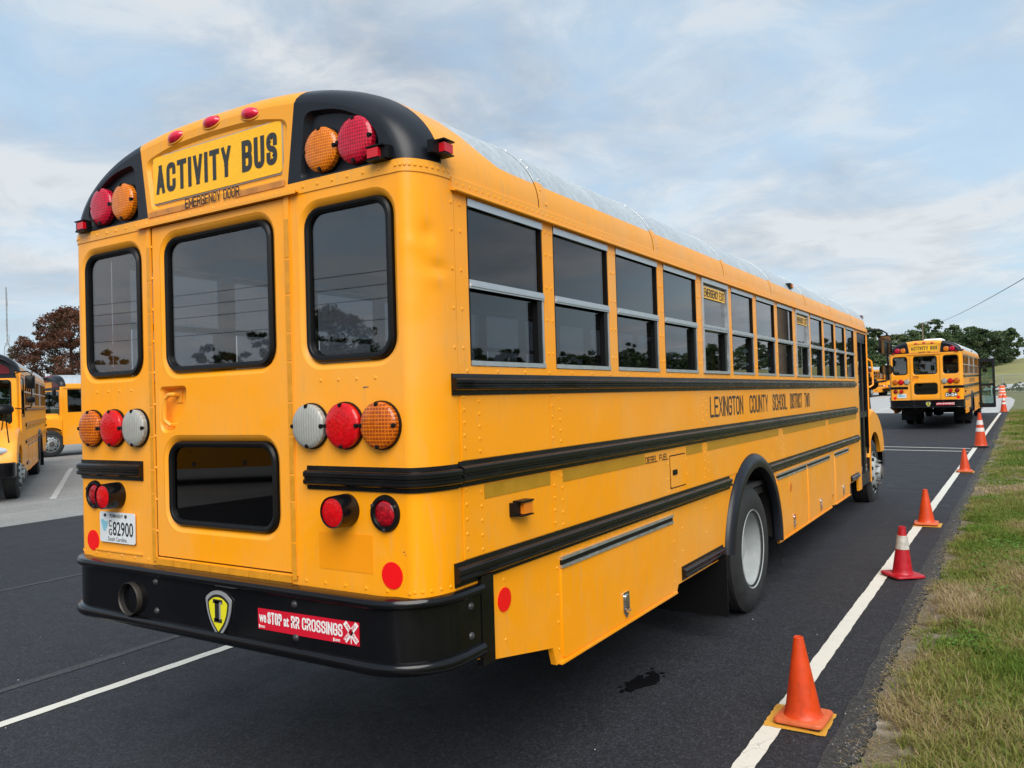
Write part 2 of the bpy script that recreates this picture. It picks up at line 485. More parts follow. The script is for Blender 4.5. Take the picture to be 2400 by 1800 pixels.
def _rnd(pts, rx, ry, keep=()):
    o = [pts[0]]
    for i in range(1, len(pts) - 1):
        p = pts[i]
        if i in keep: o.append(p); continue
        cut = []
        for q in (pts[i - 1], pts[i + 1]):
            dx, dy = q[0] - p[0], q[1] - p[1]; l = math.hypot(dx / rx, dy / ry) or 1; k = min(1 / l, .5); cut.append((p[0] + dx * k, p[1] + dy * k))
        for k in range(6):
            t = k / 5; o.append(tuple((1 - t) ** 2 * cut[0][j] + 2 * t * (1 - t) * p[j] + t * t * cut[1][j] for j in (0, 1)))
    return o + [pts[-1]]


GL = {'A': ([[(0, 0), (.5, 1), (1, 0)], [(.2, .27), (.8, .27)]], 0), 'B': ([[(0, .52), (1, .52), (1, 1), (0, 1), (0, 0), (1, 0), (1, .52), (.55, .52)]], (3, 4)), 'C': ([[(1, .70), (1, 1), (0, 1), (0, 0), (1, 0), (1, .30)]], ()),
      'D': ([[(0, .5), (0, 1), (1, 1), (1, 0), (0, 0), (0, .5)]], (1, 4)), 'E': ([[(1, 1), (0, 1), (0, 0), (1, 0)], [(0, .52), (.85, .52)]], 0), 'F': ([[(1, 1), (0, 1), (0, 0)], [(0, .5), (.85, .5)]], 0),
      'G': ([[(1, .70), (1, 1), (0, 1), (0, 0), (1, 0), (1, .46), (.55, .46)]], (5,)), 'H': ([[(0, 0), (0, 1)], [(1, 0), (1, 1)], [(0, .52), (1, .52)]], 0), 'I': ([[(.5, 0), (.5, 1)]], 0), 'L': ([[(0, 1), (0, 0), (1, 0)]], 0),
      'M': ([[(0, 0), (0, 1), (.5, .25), (1, 1), (1, 0)]], 0), 'N': ([[(0, 0), (0, 1), (1, 0), (1, 1)]], 0), 'O': ([[(0, .5), (0, 1), (1, 1), (1, 0), (0, 0), (0, .5)]], ()), 'P': ([[(0, 0), (0, 1), (1, 1), (1, .45), (0, .45)]], (1,)),
      'R': ([[(0, 0), (0, 1), (1, 1), (1, .5), (0, .5)], [(.5, .5), (1, 0)]], (1,)), 'S': ([[(1, .72), (1, 1), (0, 1), (0, .53), (1, .47), (1, 0), (0, 0), (0, .28)]], ()), 'T': ([[(.5, 0), (.5, 1)], [(0, 1), (1, 1)]], 0),
      'U': ([[(0, 1), (0, 0), (1, 0), (1, 1)]], ()), 'V': ([[(0, 1), (.5, 0), (1, 1)]], 0), 'W': ([[(0, 1), (.25, 0), (.5, .8), (.75, 0), (1, 1)]], 0), 'X': ([[(0, 0), (1, 1)], [(0, 1), (1, 0)]], 0), 'Y': ([[(.5, 0), (.5, .45)], [(0, 1), (.5, .42), (1, 1)]], 0)}


def ctext(mb, body, x, z, w_, h_, st, fmap, gap=.35, space=.9):
    """condensed block capitals drawn as strokes; st = stroke width as a share of the height"""
    st *= h_; rel = {'I': 0.0, 'M': 1.25, 'W': 1.35}
    n = sum(rel.get(c, 1.0) for c in body if c != ' '); sp = body.count(' '); g = gap * st + .0
    k = len(body) - sp; cw = (w_ - k * st - (k - 1) * g) / (n + sp * space); px = x; lay = 0
    for c in body:
        if c == ' ': px += cw * space; continue
        wd = rel.get(c, 1.0) * cw; ls, keep = GL[c]
        if keep == 0: ls = [[a, b] for l in ls for a, b in zip(l[:-1], l[1:])]
        for l in ls:
            if keep != 0: l = _rnd(l, .5, .5 * (wd + st) / h_, keep)
            P = [Vector((px + st / 2 + a * wd, z + st / 2 + b * (h_ - st))) for a, b in l]
            L, Rr_ = [], []; e = len(P) - 1
            cl = (P[0] - P[-1]).length < 1e-6
            for i, p in enumerate(P):
                a = (p - P[i - 1]).normalized() if i else ((P[-1] - P[-2]).normalized() if cl else None)
                b = (P[i + 1] - p).normalized() if i < e else ((P[1] - P[0]).normalized() if cl else None)
                d0 = a or b; d1 = b or a; nn = Vector((-(d0 + d1).y, (d0 + d1).x)).normalized(); m = min(1.7, 1 / max(.3, nn.dot(Vector((-d1.y, d1.x)))))
                ext = Vector((0, 0))
                if not cl and i == 0: ext = -d1 * st / 2
                if not cl and i == e: ext = d0 * st / 2
                L.append(p + ext + nn * st / 2 * m); Rr_.append(p + ext - nn * st / 2 * m)
            q = []
            for a, b in zip(L, Rr_): q.append([fmap(min(max(a.x, px), px + wd + st), min(max(a.y, z), z + h_), -lay * 6e-5), fmap(min(max(b.x, px), px + wd + st), min(max(b.y, z), z + h_), -lay * 6e-5)])
            mb.loft(q, False); lay = (lay + 1) % 5
        px += wd + st + g
    return mb


def rivets(pts, r=.0078, h=.0042):
    """pts: (position, normal); small domed heads in one mesh"""
    mb = MB()
    for p, nrm in pts:
        p = Vector(p); nrm = Vector(nrm).normalized(); u = nrm.orthogonal().normalized(); v = nrm.cross(u)
        L = [[p + rr * (math.cos(k * math.pi / 3) * u + math.sin(k * math.pi / 3) * v) + hh * nrm for k in range(6)] for rr, hh in ((r, 0), (r * .75, h * .7))]
        b = [q for l in L for q in l] + [p + nrm * h]
        fs = [(k, (k + 1) % 6, 6 + (k + 1) % 6, 6 + k) for k in range(6)] + [(6 + k, 6 + (k + 1) % 6, 12) for k in range(6)]
        mb.add(b, fs)
    return mb


# ------------------------------------------------------------------ the school bus (tail at y=0, nose towards +y)
WP, WY, WW, WZ0, WZ1 = .733, .325, .632, 1.986, 2.692
FR = 10.8                                             # start of the rounded front end
D0 = .095


def prof(d, th):
    A, B = 1.2 - d, .502 - d
    return [(A * math.copysign(abs(math.cos(t)) ** .714, math.cos(t)), 2.755 + B * abs(math.sin(t)) ** .952) for t in th]


def plan(y0, xe=None, side=1, off=0.0, steps=9):
    """outline of the tail in plan, from (side, y0) round the corner to x = xe; returns (x, y, nx, ny)"""
    p = [(1.2, y0, 1, 0)] if y0 > .2 else []
    for k in range(steps + 1):
        a = math.pi / 2 * k / steps
        n = Vector((math.cos(a) / D0, -math.sin(a) / .2)).normalized()
        p.append((1.2 - D0 * (1 - math.cos(a)), .2 - .2 * math.sin(a), n.x, n.y))
    if xe is not None: p.append((xe, 0.0, 0, -1))
    return [(side * (x + off * nx), y + off * ny, side * nx, ny) for x, y, nx, ny in p]


def sweep(mb, path, profile, mi=0, caps=True):
    """profile: closed list of (outward offset, z)"""
    loops = [[(x + o * nx, y + o * ny, z) for o, z in profile] for x, y, nx, ny in path]
    return mb.loft(loops, True, mi, caps, caps)


def rail_profile(b, t):
    m = (b + t) / 2
    return [(-.004, b), (.007, b), (.008, b + .016), (.026, b + .021), (.031, b + .027), (.031, m - .010), (.024, m - .005), (.024, m + .002),
            (.031, m + .006), (.031, t - .027), (.026, t - .021), (.008, t - .016), (.007, t), (-.004, t)]


def lamp(parent, name, x, z, y, mat, r=.092, depth=.05, label=None):
    mb = MB()
    mb.lathe([(r, -.012), (r * 1.05, -.012), (r * 1.05, .0), (0, 0)], 'y', 28)
    g = mb.build(name, 'rubber', parent, (x, y, z))
    k = r / .092
    q = MB().lathe([(0, -depth), (.05 * k, -depth * .97), (.075 * k, -depth * .9), (.086 * k, -depth * .8), (r, -depth * .66), (r, -.006)], 'y', 28)
    for a in range(4):
        c, s_ = math.cos(a * math.pi / 2), math.sin(a * math.pi / 2)
        q.lathe([(0, -depth * .95), (.009, -depth * .93), (.010, -depth * .6)], 'y', 8, (c * r * .9, 0, s_ * r * .9), 1)
    ln = q.build('lens', [mat, 'rubber'], g)
    if label: g['label'] = label
    return g


def window_set(body, mb_rear, x0, x1, z0, z1, r, pmat, pname, parent, nm):
    """stamped recess + rubber gasket + pane in the tail plane; x0..z1 is the gasket outline"""
    e = .031
    mb_rear.rings([(rrect(x0 - e, x1 + e, z0 - e, z1 + e, r + .03), 0), (rrect(x0 - e * .55, x1 + e * .55, z0 - e * .55, z1 + e * .55, r + .02), .006),
                   (rrect(x0 - .002, x1 + .002, z0 - .002, z1 + .002, r), .022)], rear())
    g = MB().rings([(rrect(x0, x1, z0, z1, r), .03), (rrect(x0, x1, z0, z1, r), .006), (rrect(x0 + .008, x1 - .008, z0 + .008, z1 - .008, r - .006), -.004),
                    (rrect(x0 + .018, x1 - .018, z0 + .018, z1 - .018, r - .012), -.002), (rrect(x0 + .021, x1 - .021, z0 + .021, z1 - .021, r - .014), .002),
                    (rrect(x0 + .027, x1 - .027, z0 + .027, z1 - .027, r - .018), .004), (rrect(x0 + .030, x1 - .030, z0 + .030, z1 - .030, r - .02), .03)], rear())
    go = g.build(nm, 'rubber', parent)
    MB().plate(rrect(x0 + .024, x1 - .024, z0 + .024, z1 - .024, r - .016), [], .004, rear(-.016)).build(pname, pmat, go)
    return rrect(x0 - e, x1 + e, z0 - e, z1 + e, r + .03)


def arch(cy_, cz_, r, a0, a1, n=22):
    return [(cy_ + r * math.cos(R(a0 + (a1 - a0) * k / n)), cz_ + r * math.sin(R(a0 + (a1 - a0) * k / n))) for k in range(n + 1)]


def wheel(parent, x, y, side, dual):
    """origin at the hub; +x is outboard before mirroring"""
    rz = 0 if side > 0 else math.pi
    t = MB()
    for off in ([0, -.33] if dual else [0]):
        pr = [(.30, -.01 + off), (.345, .005 + off), (.40, .014 + off), (.46, .008 + off), (.497, -.012 + off), (.518, -.03 + off)]
        for k in range(5):
            a = -.035 - k * .043 + off
            pr += [(.525, a), (.525, a - .032), (.512, a - .034), (.512, a - .041)]
        pr += [(.52, -.255 + off), (.49, -.275 + off), (.42, -.288 + off), (.34, -.275 + off), (.30, -.26 + off)]
        t.lathe(pr, 'x', 48)
    ty = t.build('tyre', 'tyre', parent, (x, y, .52), (0, 0, rz))
    rm = MB()
    if dual:
        rm.lathe([(.318, .000), (.328, .006), (.330, -.002), (.322, -.012), (.305, -.03), (.298, -.12), (.288, -.165), (.25, -.19), (.22, -.19), (.19, -.185), (.15, -.17), (.13, -.12), (.12, -.10), (0, -.10)], 'x', 48)
        for k in range(10):
            a = k * math.pi / 5; rm.lathe([(.0, -.15), (.014, -.15), (.016, -.19)], 'x', 6, (0, .215 * math.cos(a), .215 * math.sin(a)), 1)
    else:
        rm.lathe([(.318, .000), (.328, .006), (.330, -.002), (.31, -.02), (.295, -.05), (.27, -.03), (.24, .02), (.20, .045), (.16, .05), (.13, .055), (.12, .09), (.10, .11), (0, .112)], 'x', 48)
        for k in range(10):
            a = k * math.pi / 5
            rm.lathe([(0, .115), (.008, .10), (.018, .075), (.020, .04)], 'x', 8, (0, .18 * math.cos(a), .18 * math.sin(a)), 1)
            rm.lathe([(0, .028), (.026, .027), (.028, .0)], 'x', 8, (0, .255 * math.cos(a + .3), .255 * math.sin(a + .3)), 2)
        rm.lathe([(.105, .108), (.10, .125), (.07, .135), (0, .137)], 'x', 16, (0, 0, 0), 1)
    rm.build('rim', ['rim_white', 'hub_grey', 'rubber'], ty)
    return ty


def build_bus():
    bus = link('school_bus', None)
    P = bus
    RV = []; RM = []                                               # rivet heads: yellow skin, bare roof
    # ---------------- tail: panel, corner skins, windows
    body = MB(); door = MB()
    hl = window_set(None, body, -1.061, -.584, 2.02, 2.672, .085, 'glass_rear', 'pane', P, 'rear_window')
    hr = window_set(None, body, .584, 1.061, 2.02, 2.672, .085, 'glass_rear', 'pane', P, 'rear_window')
    demo = link('emergency_door', None, P)
    hu = window_set(None, door, -.377, .377, 2.02, 2.674, .085, 'glass_rear', 'pane', demo, 'door_window')
    hd = window_set(None, door, -.377, .377, 1.285, 1.688, .085, 'glass_dark', 'pane', demo, 'door_window')
    body.plate([(-1.2 + D0, 1.05), (1.2 - D0, 1.05), (1.2 - D0, 2.757), (-1.2 + D0, 2.757)],
               [[(-.473, 1.124), (.473, 1.124), (.473, 2.743), (-.473, 2.743)], hl, hr], .02, rear(), back=False)
    body.plate([(-.50, 1.10), (.50, 1.10), (.50, 2.76), (-.50, 2.76)], [[(-.44, 1.16), (.44, 1.16), (.44, 2.71), (-.44, 2.71)]], .03, rear(-.03))
    hh = rpoly([(-.432, 1.955), (-.222, 1.955), (-.228, 1.86), (-.32, 1.742), (-.405, 1.725), (-.432, 1.76)], [.03, .03, .05, .05, .03, .03])
    hh2 = [((x + .33) * .86 - .33, (z - 1.84) * .86 + 1.842) for x, z in hh]
    door.plate([(-.466, 1.131), (.466, 1.131), (.466, 2.737), (-.466, 2.737)], [hu, hd, hh], .025, rear(.001), back=False)
    for a_, b_ in (((-.466, 1.131), (.466, 1.131)), ((.466, 1.131), (.466, 2.737)), ((.466, 2.737), (-.466, 2.737)), ((-.466, 2.737), (-.466, 1.131))):
        door.add([(a_[0], -.001, a_[1]), (b_[0], -.001, b_[1]), (b_[0], .028, b_[1]), (a_[0], .028, a_[1])], [(0, 1, 2, 3)])
    hh3 = [((x + .33) * .95 - .33, (z - 1.84) * .95 + 1.841) for x, z in hh]; door.rings([(hh, 0), (hh3, .006), (hh2, .045)], rear(.001)); door.plate(hh2, [], .002, rear(-.044), back=False)
    door.build('door_panel', 'yellow', demo)
    hm = MB().tube([(-.335, .044, 1.912), (-.340, .014, 1.915), (-.362, .002, 1.914), (-.392, .0, 1.895), (-.398, .0, 1.80), (-.392, .002, 1.785), (-.372, .012, 1.768), (-.368, .044, 1.765)], .011, 8)
    hm.box((-.335, .042, 1.905), (.045, .008, .06))
    hm.build('door_handle', 'yellow_upper', demo)
    for s in (1, -1): MB().box((s * .489, -.004, 1.93), (.030, .007, 1.62)).build('hinge_strip', 'yellow', P)
    for k in range(10): RV.append(((-.471, -.002, 1.25 + k * .155), (0, -1, 0)))
    for s in (1, -1):                                              # segmented reflective tape round the door
        tp = MB(); z = 1.10
        for L in [.16, .17, .11, .16, .14, .17, .12, .16, .15, .17]:
            tp.box((s * .490, -.0085, z + L / 2), (.026, .002, L - .005)); z += L + .004
        tp.build('reflective_tape', 'tape', P)
    tp = MB()
    for k in range(7): tp.box((-.405 + k * .135, -.006, 1.103), (.131, .012, .030))
    tp.build('reflective_tape', 'tape', P)
    for ks in (range(0, 4), range(6, 9)):
        tp = MB()
        for k in ks: tp.box((-.43 + k * .1075, -.0065, 2.802), (.106, .003, .026))
        tp.build('reflective_tape', 'tape_brown', P)
    # corner skins
    for s in (1, -1):
        path = plan(.2335, None, s)
        zs = [1.05, 1.3, 1.6, 1.9, 2.1] + [2.2 + .02 * k for k in range(28)] + [2.757]
        path = plan(.2335, None, s, 0., 22)
        def dent(x, y, z):
            if s < 0: return 0.0
            q = 0.0
            for cy0, cz0, ry, rz_, dp in ((.085, 2.50, .035, .045, .012), (.13, 2.37, .05, .022, .010), (.06, 2.46, .06, .03, -.005), (.10, 2.33, .05, .03, -.005)): q += dp * math.exp(-((y - cy0) / ry) ** 2 - ((z - cz0) / rz_) ** 2)
            return q
        body.loft([[(x - nx * dent(x, y, z), y - ny * dent(x, y, z), z) for x, y, nx, ny in path] for z in zs], False)
    # ---------------- side walls
    def window_holes(n): return [[(WY + k * WP, WZ0), (WY + k * WP + WW, WZ0), (WY + k * WP + WW, WZ1), (WY + k * WP, WZ1)] for k in range(n)]
    low = [(5.27, .44), (5.17, .52)] + arch(4.42, .5, .745, 2, 172) + [(3.67, .6), (2.62, .6), (2.58, .545), (.97, .56), (.94, .65), (.42, .745), (.236, .80)]
    outR = [(.236, 2.757), (FR, 2.757), (FR + .15, 2.72), (FR + .15, .42), (10.9, .42), (10.9, 2.66), (10.0, 2.66), (10.0, .41), (9.74, .41), (9.72, .585), (9.02, .585), (9.0, .45),
            (7.91, .44), (7.9, .58), (7.79, .58), (7.78, .43)] + low
    outL = [(.236, 2.757), (FR, 2.757), (FR + .15, 2.72), (FR + .15, .45)] + low
    body.plate(outR, window_holes(13), .03, rside())
    dw = [(9.95, WZ0 - .25), (10.75, WZ0 - .25), (10.75, WZ1 - .04), (9.95, WZ1 - .04)]
    body.plate(outL, window_holes(13) + [dw], .03, lside())
    body.build('body', 'yellow', P)
    # interior and underside
    it = MB(); it.box((0, 5.5, 1.03), (2.3, 10.8, .04), 0); it.build('floor', 'interior_floor', P)
    hl_ = MB(); hl_.loft([[(x, y, z) for x, z in [(1.165, 2.7)] + prof(.05, np.linspace(.15, math.pi - .15, 15)) + [(-1.165, 2.7)]] for y in (.3, 10.7)], False)
    hl_.build('headlining', 'interior_wall', P)
    ub = MB(); ub.box((0, 5.4, .96), (2.26, 10.5, .06)); ub.box((.45, 6.25, .80), (.09, 11.7, .24)); ub.box((-.45, 6.25, .80), (.09, 11.7, .24))
    for y in (.9, 2.2, 3.3, 6.2, 7.5, 8.8): ub.box((0, y, .86), (2.1, .08, .14))
    ub.box((.55, 7.0, .62), (.9, 2.2, .4)); ub.box((-.6, 2.0, .72), (.6, 1.4, .36)); ub.box((1.02, 1.8, .78), (.3, 1.5, .38))
    ub.tube([(-1.0, 4.42, .52), (1.0, 4.42, .52)], .075, 10); ub.tube([(-.9, 11.4, .52), (.9, 11.4, .52)], .05, 10)
    ub.lathe([(0, -.22), (.16, -.16), (.21, 0), (.16, .16), (0, .22)], 'x', 14, (0, 4.42, .52))
    ub.build('chassis', 'under', P)
    st = MB(); st.box((0, 0, .24), (1.0, .42, .14)); st.box((0, -.22, .55), (1.0, .10, .72), rot=Matrix.Rotation(R(10), 3, 'X'))
    first = None
    for k in range(12):
        for s in (1, -1):
            loc = (s * .63, 1.25 + k * .76, 1.05)
            if first is None: first = st.build('seat', 'seat', P, loc)
            else: link('seat', first.data, P, loc)
    # ---------------- side windows
    fm = {}
    for s, nwin in ((1, 13), (-1, 13)):
        f = rside if s > 0 else lside
        for k in range(nwin):
            ex = k in (4, 8); key = (s, ex)
            if key not in fm:
                e = .004; rw = .034 if ex else .013; mr = 2.33
                m = MB(); m.plate([(e, WZ0 + e), (WW - e, WZ0 + e), (WW - e, WZ1 - e), (e, WZ1 - e)],
                                  [[(rw, mr + .018), (WW - rw, mr + .018), (WW - rw, WZ1 - .036), (rw, WZ1 - .036)], [(rw, WZ0 + .024), (WW - rw, WZ0 + .024), (WW - rw, mr - .018), (rw, mr - .018)]], .04 if ex else .012, f(.010 if ex else -.002), 0 if ex else 1)
                m.box((s * 1.203, WW / 2, mr - .004), (.014, WW - .02, .012))
                if not ex:
                    for zc, hh_ in ((WZ1 - .020, .032), (mr, .036), (WZ0 + .013, .020)): m.box((s * 1.196, WW / 2, zc), (.016, WW - .010, hh_))
                    m.box((s * 1.192, WW - .012, (WZ0 + mr) / 2), (.014, .014, mr - WZ0 - .04))
                u = MB().plate([(rw - .006, mr), (WW - rw + .006, mr), (WW - rw + .006, WZ1 - .03), (rw - .006, WZ1 - .03)], [], .005, f(-.016))
                l = MB().plate([(rw - .006, WZ0 + .018), (WW - rw + .006, WZ0 + .018), (WW - rw + .006, mr), (rw - .006, mr)], [], .005, f(-.032))
                l2 = MB().box((s * 1.180, WW - rw - .022, (WZ0 + mr) / 2), (.03, .044, mr - WZ0 - .05))
                a = m.build('side_window', ['aluminium', 'rubber'], P, (0, WY + k * WP, 0)); b = u.build('pane', 'glass_side', a); c = l.build('pane', 'glass_side', a); d = l2.build('sash_stile', 'rubber', a)
                fm[key] = (a.data, b.data, c.data, d.data)
            else:
                a = link('side_window', fm[key][0], P, (0, WY + k * WP, 0)); link('pane', fm[key][1], a); link('pane', fm[key][2], a); link('sash_stile', fm[key][3], a)
            if s > 0 and ex:
                q = MB().plate([(.075, 2.548), (WW - .055, 2.548), (WW - .055, 2.634), (.075, 2.634)], [], .002, rside(-.004)).build('exit_sticker', 'sign_yellow', a)
                ctext(MB(), 'EMERGENCY EXIT', .085, 2.559, WW - .15, .064, .14, rside(-.0028)).build('lettering', 'lettering', q)
                a['label'] = 'side window with a framed emergency exit sash and yellow sticker'
        # posts' rivets
        for k in range(14):
            yc = WY + k * WP - .05 if k else WY - .05
            for z in (2.06, 2.22, 2.38, 2.54, 2.65):
                for dy in ((-.024, .024) if k else (-.06, .0)): RV.append(((s * 1.2, yc + dy, z), (s, 0, 0)))
    dwm = MB().plate(dw, [[(dw[0][0] + .03, dw[0][1] + .03), (dw[1][0] - .03, dw[0][1] + .03), (dw[1][0] - .03, dw[2][1] - .03), (dw[0][0] + .03, dw[2][1] - .03)]], .04, lside(.004)).build('driver_window', 'rubber', P)
    MB().plate([(9.97, WZ0 - .23), (10.73, WZ0 - .23), (10.73, WZ1 - .06), (9.97, WZ1 - .06)], [], .005, lside(-.01)).build('pane', 'glass_side', dwm)
    # number card behind the last pane
    cd = MB().plate([(9.40, 2.02), (9.53, 2.02), (9.53, 2.20), (9.40, 2.20)], [], .004, rside(-.034)).build('number_card', 'lettering', P)
    text(MB(), '2', 9.412, 2.03, .105, .155, rside(-.0325), .05).build('lettering', 'white', cd)
    MB().plate([(9.58, 2.02), (9.68, 2.02), (9.68, 2.20), (9.58, 2.20)], [], .004, rside(-.034)).build('number_card', 'white', P)
    # ---------------- side skin panels between the rails
    for s in (1, -1):
        f = rside if s > 0 else lside
        seams = [.238, .972, 3.185, 5.42, 7.61, 9.70]
        for i in range(5):
            y0, y1 = seams[i] + .002, seams[i + 1] - .002
            for z0, z1 in ((1.60, 1.862), (1.20, 1.490)):
                if z1 < 1.5 and i == 2: # the wheel-arch panel
                    pan = [(y0, z1)] + [(y0, z0), (y1, z0), (y1, z1)]
                    pan = [(y0, z0)] + [p for p in arch(4.42, .5, .78, 116, 64, 12) if p[1] > z0] + [(y1, z0), (y1, z1), (y0, z1)]
                else: pan = [(y0, z0), (y1, z0), (y1, z1), (y0, z1)]
                MB().plate(pan, [], .006, f(.004)).build('side_panel', 'yellow', P)
            for z in np.arange(1.63, 1.86, .052): RV += [((s * 1.204, y0 + .022, z + .02), (s, 0, 0)), ((s * 1.204, y0 + .10 if i else y0 + .13, z), (s, 0, 0))]
            for z in np.arange(1.22, 1.48, .06): RV += [((s * 1.204, y0 + .022, z + .02), (s, 0, 0)), ((s * 1.204, y0 + .10 if i else y0 + .13, z), (s, 0, 0))]
        for a, b in ((.39, .955), (1.08, 2.11), (2.83, 3.16), (3.27, 5.33), (5.50, 7.55), (7.70, 9.68)):
            MB().plate([(a, 1.428), (b, 1.428), (b, 1.489), (a, 1.489)], [], .003, f(.0062)).build('reflective_tape', 'tape_olive', P)
        # rub rails
        rl = MB(); sweep(rl, [(s * 1.2, y, s, 0) for y in (.185, 9.70)], rail_profile(1.866, 1.953)); rl.build('rub_rail', 'black_rail', P)
        rl = MB(); sweep(rl, [(s * 1.2, y, s, 0) for y in (9.72, .215)], rail_profile(1.494, 1.597)); rl.build('rub_rail', 'black_rail', P)
        rl = MB(); sweep(rl, plan(.208, .577, s), rail_profile(1.492, 1.590)); rl.build('rub_rail', 'black_rail', P)
        rl = MB(); sweep(rl, [(s * 1.2, y, s, 0) for y in (.17, 3.77)], rail_profile(1.100, 1.196)); rl.build('rub_rail', 'black_rail', P)
        rl = MB(); sweep(rl, [(s * 1.2, y, s, 0) for y in (4.92, 9.84)], rail_profile(1.100, 1.196)); rl.build('rub_rail', 'black_rail', P)
        rl = MB(); sweep(rl, [(s * 1.2, y, s, 0) for y in (2.685, 3.55)], rail_profile(.612, .702)); rl.build('rub_rail', 'black_rail', P)
        rl = MB(); sweep(rl, [(s * 1.2, y, s, 0) for y in (9.10, 9.72)], rail_profile(.595, .68)); rl.build('rub_rail', 'black_rail', P)
        for y in np.arange(.3, 9.7, .23):
            RV.append(((s * 1.2, y, 1.966), (s, 0, 0)))
        # lockers
        for a, b, z0, z1 in ((1.033, 2.535, .578, 1.012), (5.215, 6.447, .462, 1.018), (6.515, 7.70, .462, 1.018), (8.03, 8.98, .465, 1.018)):
            lk = MB().plate(rrect(a, b, z0, z1, .012, 2), [], .012, f(.007)).build('luggage_door', 'yellow', P)
            MB().box((s * 1.205, (a + b) / 2, z0 - .018), (.02, b - a + .06, .012)).build('sill', 'yellow', lk)
            tr = MB(); zc = z1 + .027
            for dz, h, mi, dx in ((.020, .015, 0, .012), (-.020, .015, 0, .012), (0, .025, 1, .006)): tr.box((s * (1.2 + dx / 2), (a + b) / 2, zc + dz), (dx + .004, b - a, h), mi)
            tr.build('locker_hinge', ['aluminium', 'rubber'], lk)
            yc = a + (b - a) * .49; zl = z0 + .085
            la = MB().plate(rpoly([(yc - .042, zl + .075), (yc + .042, zl + .075), (yc + .042, zl - .03), (yc, zl - .075), (yc - .042, zl - .03)], .012), [], .014, f(.013))
            la.plate(rrect(yc - .024, yc + .024, zl - .012, zl + .058, .008), [], .01, f(.021)); la.tube([(s * 1.226, yc - .02, zl - .028), (s * 1.226, yc + .02, zl - .028)], .007, 6)
            la.build('latch', 'chrome', lk)
            for y in np.arange(a + .03, b, .115): RV.append(((s * 1.2, y, z1 + .067), (s, 0, 0)))
            for z in np.arange(z0 + .05, z1 + .02, .13): RV += [((s * 1.2, a - .03, z), (s, 0, 0)), ((s * 1.2, b + .03, z), (s, 0, 0))]
        for y, z in ((2.72, .80), (2.72, .95), (3.2, 1.02), (3.2, .85), (3.45, 1.05), (.53, 1.06), (.53, .92), (.53, .80)): RV.append(((s * 1.2, y, z), (s, 0, 0)))
        # wheel-arch flare
        fl = MB(); loops = []
        for p in arch(4.42, .5, 1, -2 if s else 0, 172, 26): loops.append(p)
        L = []
        for (cy0, cz0) in loops:
            dy, dz = cy0 - 4.42, cz0 - .5
            pt = lambda r, x: (s * x, 4.42 + dy * r, .5 + dz * r)
            L.append([pt(.826, 1.198), pt(.824, 1.212), pt(.812, 1.232), pt(.79, 1.25), pt(.74, 1.258), pt(.71, 1.252), pt(.70, 1.235), pt(.705, 1.19), pt(.73, 1.17)])
        fl.loft(L, False); fl.build('wheel_arch_flare', 'black_cap', P)
        # wheel well lining
        wl = MB(); wl.loft([[(s * x, y, z) for y, z in arch(4.42, .5, .76, 0, 180, 18)] for x in (1.17, .45)], False); wl.build('wheel_well', 'under', P)
        wheel(P, s * 1.185, 4.42, s, True); wheel(P, s * 1.165, 11.4, s, False)
        MB().box((s * .98, 3.46, .42), (.56, .015, .46)).build('mud_flap', 'rubber', P)
    # fuel door
    fd = MB().plate(rrect(2.53, 2.797, 1.24, 1.44, .006, 2), [], .006, rside(.010)).build('fuel_door', 'yellow', P)
    MB().plate(rrect(2.522, 2.805, 1.232, 1.448, .006, 2), [], .002, rside(.0055)).build('door_gap', 'rubber', fd)
    MB().plate(rrect(2.555, 2.635, 1.318, 1.352, .006, 2), [], .01, rside(.014)).build('latch', 'rubber', fd)
    for y, z in ((2.49, 1.3), (2.49, 1.22), (2.49, 1.40), (2.83, 1.3), (2.83, 1.4), (2.66, 1.465), (2.66, 1.215)): RV.append(((1.204, y, z), (1, 0, 0)))
    ctext(MB(), 'DIESEL FUEL', 2.12, 1.428, .375, .040, .12, rside(.0072)).build('lettering', 'lettering', P)
    ctext(MB(), 'LEXINGTON', 3.365, 1.664, .845, .154, .128, rside(.0058), .6).build('lettering', 'lettering_grey', P)
    ctext(MB(), 'COUNTY', 4.40, 1.664, .595, .154, .128, rside(.0058), .6).build('lettering', 'lettering_grey', P)
    ctext(MB(), 'SCHOOL', 5.16, 1.664, .545, .154, .128, rside(.0058), .6).build('lettering', 'lettering_grey', P)
    ctext(MB(), 'DISTRICT', 5.84, 1.664, .525, .154, .128, rside(.0058), .6).build('lettering', 'lettering_grey', P)
    ctext(MB(), 'TWO', 6.48, 1.664, .25, .154, .128, rside(.0058), .6).build('lettering', 'lettering_grey', P)
    # reflectors and side markers
    disc = lambda r, n=28: [(r * math.cos(2 * math.pi * k / n), r * math.sin(2 * math.pi * k / n)) for k in range(n)]
    for s in (1, -1):
        f = rside if s > 0 else lside
        MB().plate([(a + .526, b + .975) for a, b in disc(.052)], [], .004, f(.004)).build('reflector', 'reflector_red', P)
        MB().plate([(a + s * 1.026, b + 1.168) for a, b in disc(.053)], [], .004, rear(.003)).build('reflector', 'reflector_red', P)
        MB().plate([(a * .9 + 5.72, b + .90) for a, b in disc(.045)], [], .004, f(.010)).build('reflector', 'marker_amber', P)
        mk = MB(); mk.box((s * 1.215, .64, 1.355), (.03, .115, .06)); mk.box((s * 1.232, .66, 1.388), (.05, .10, .008)); mk.box((s * 1.232, .66, 1.326), (.045, .10, .006)); mo = mk.build('side_marker', 'rubber', P)
        MB().box((s * 1.236, .672, 1.357), (.028, .072, .05)).build('lens', 'marker_amber', mo)
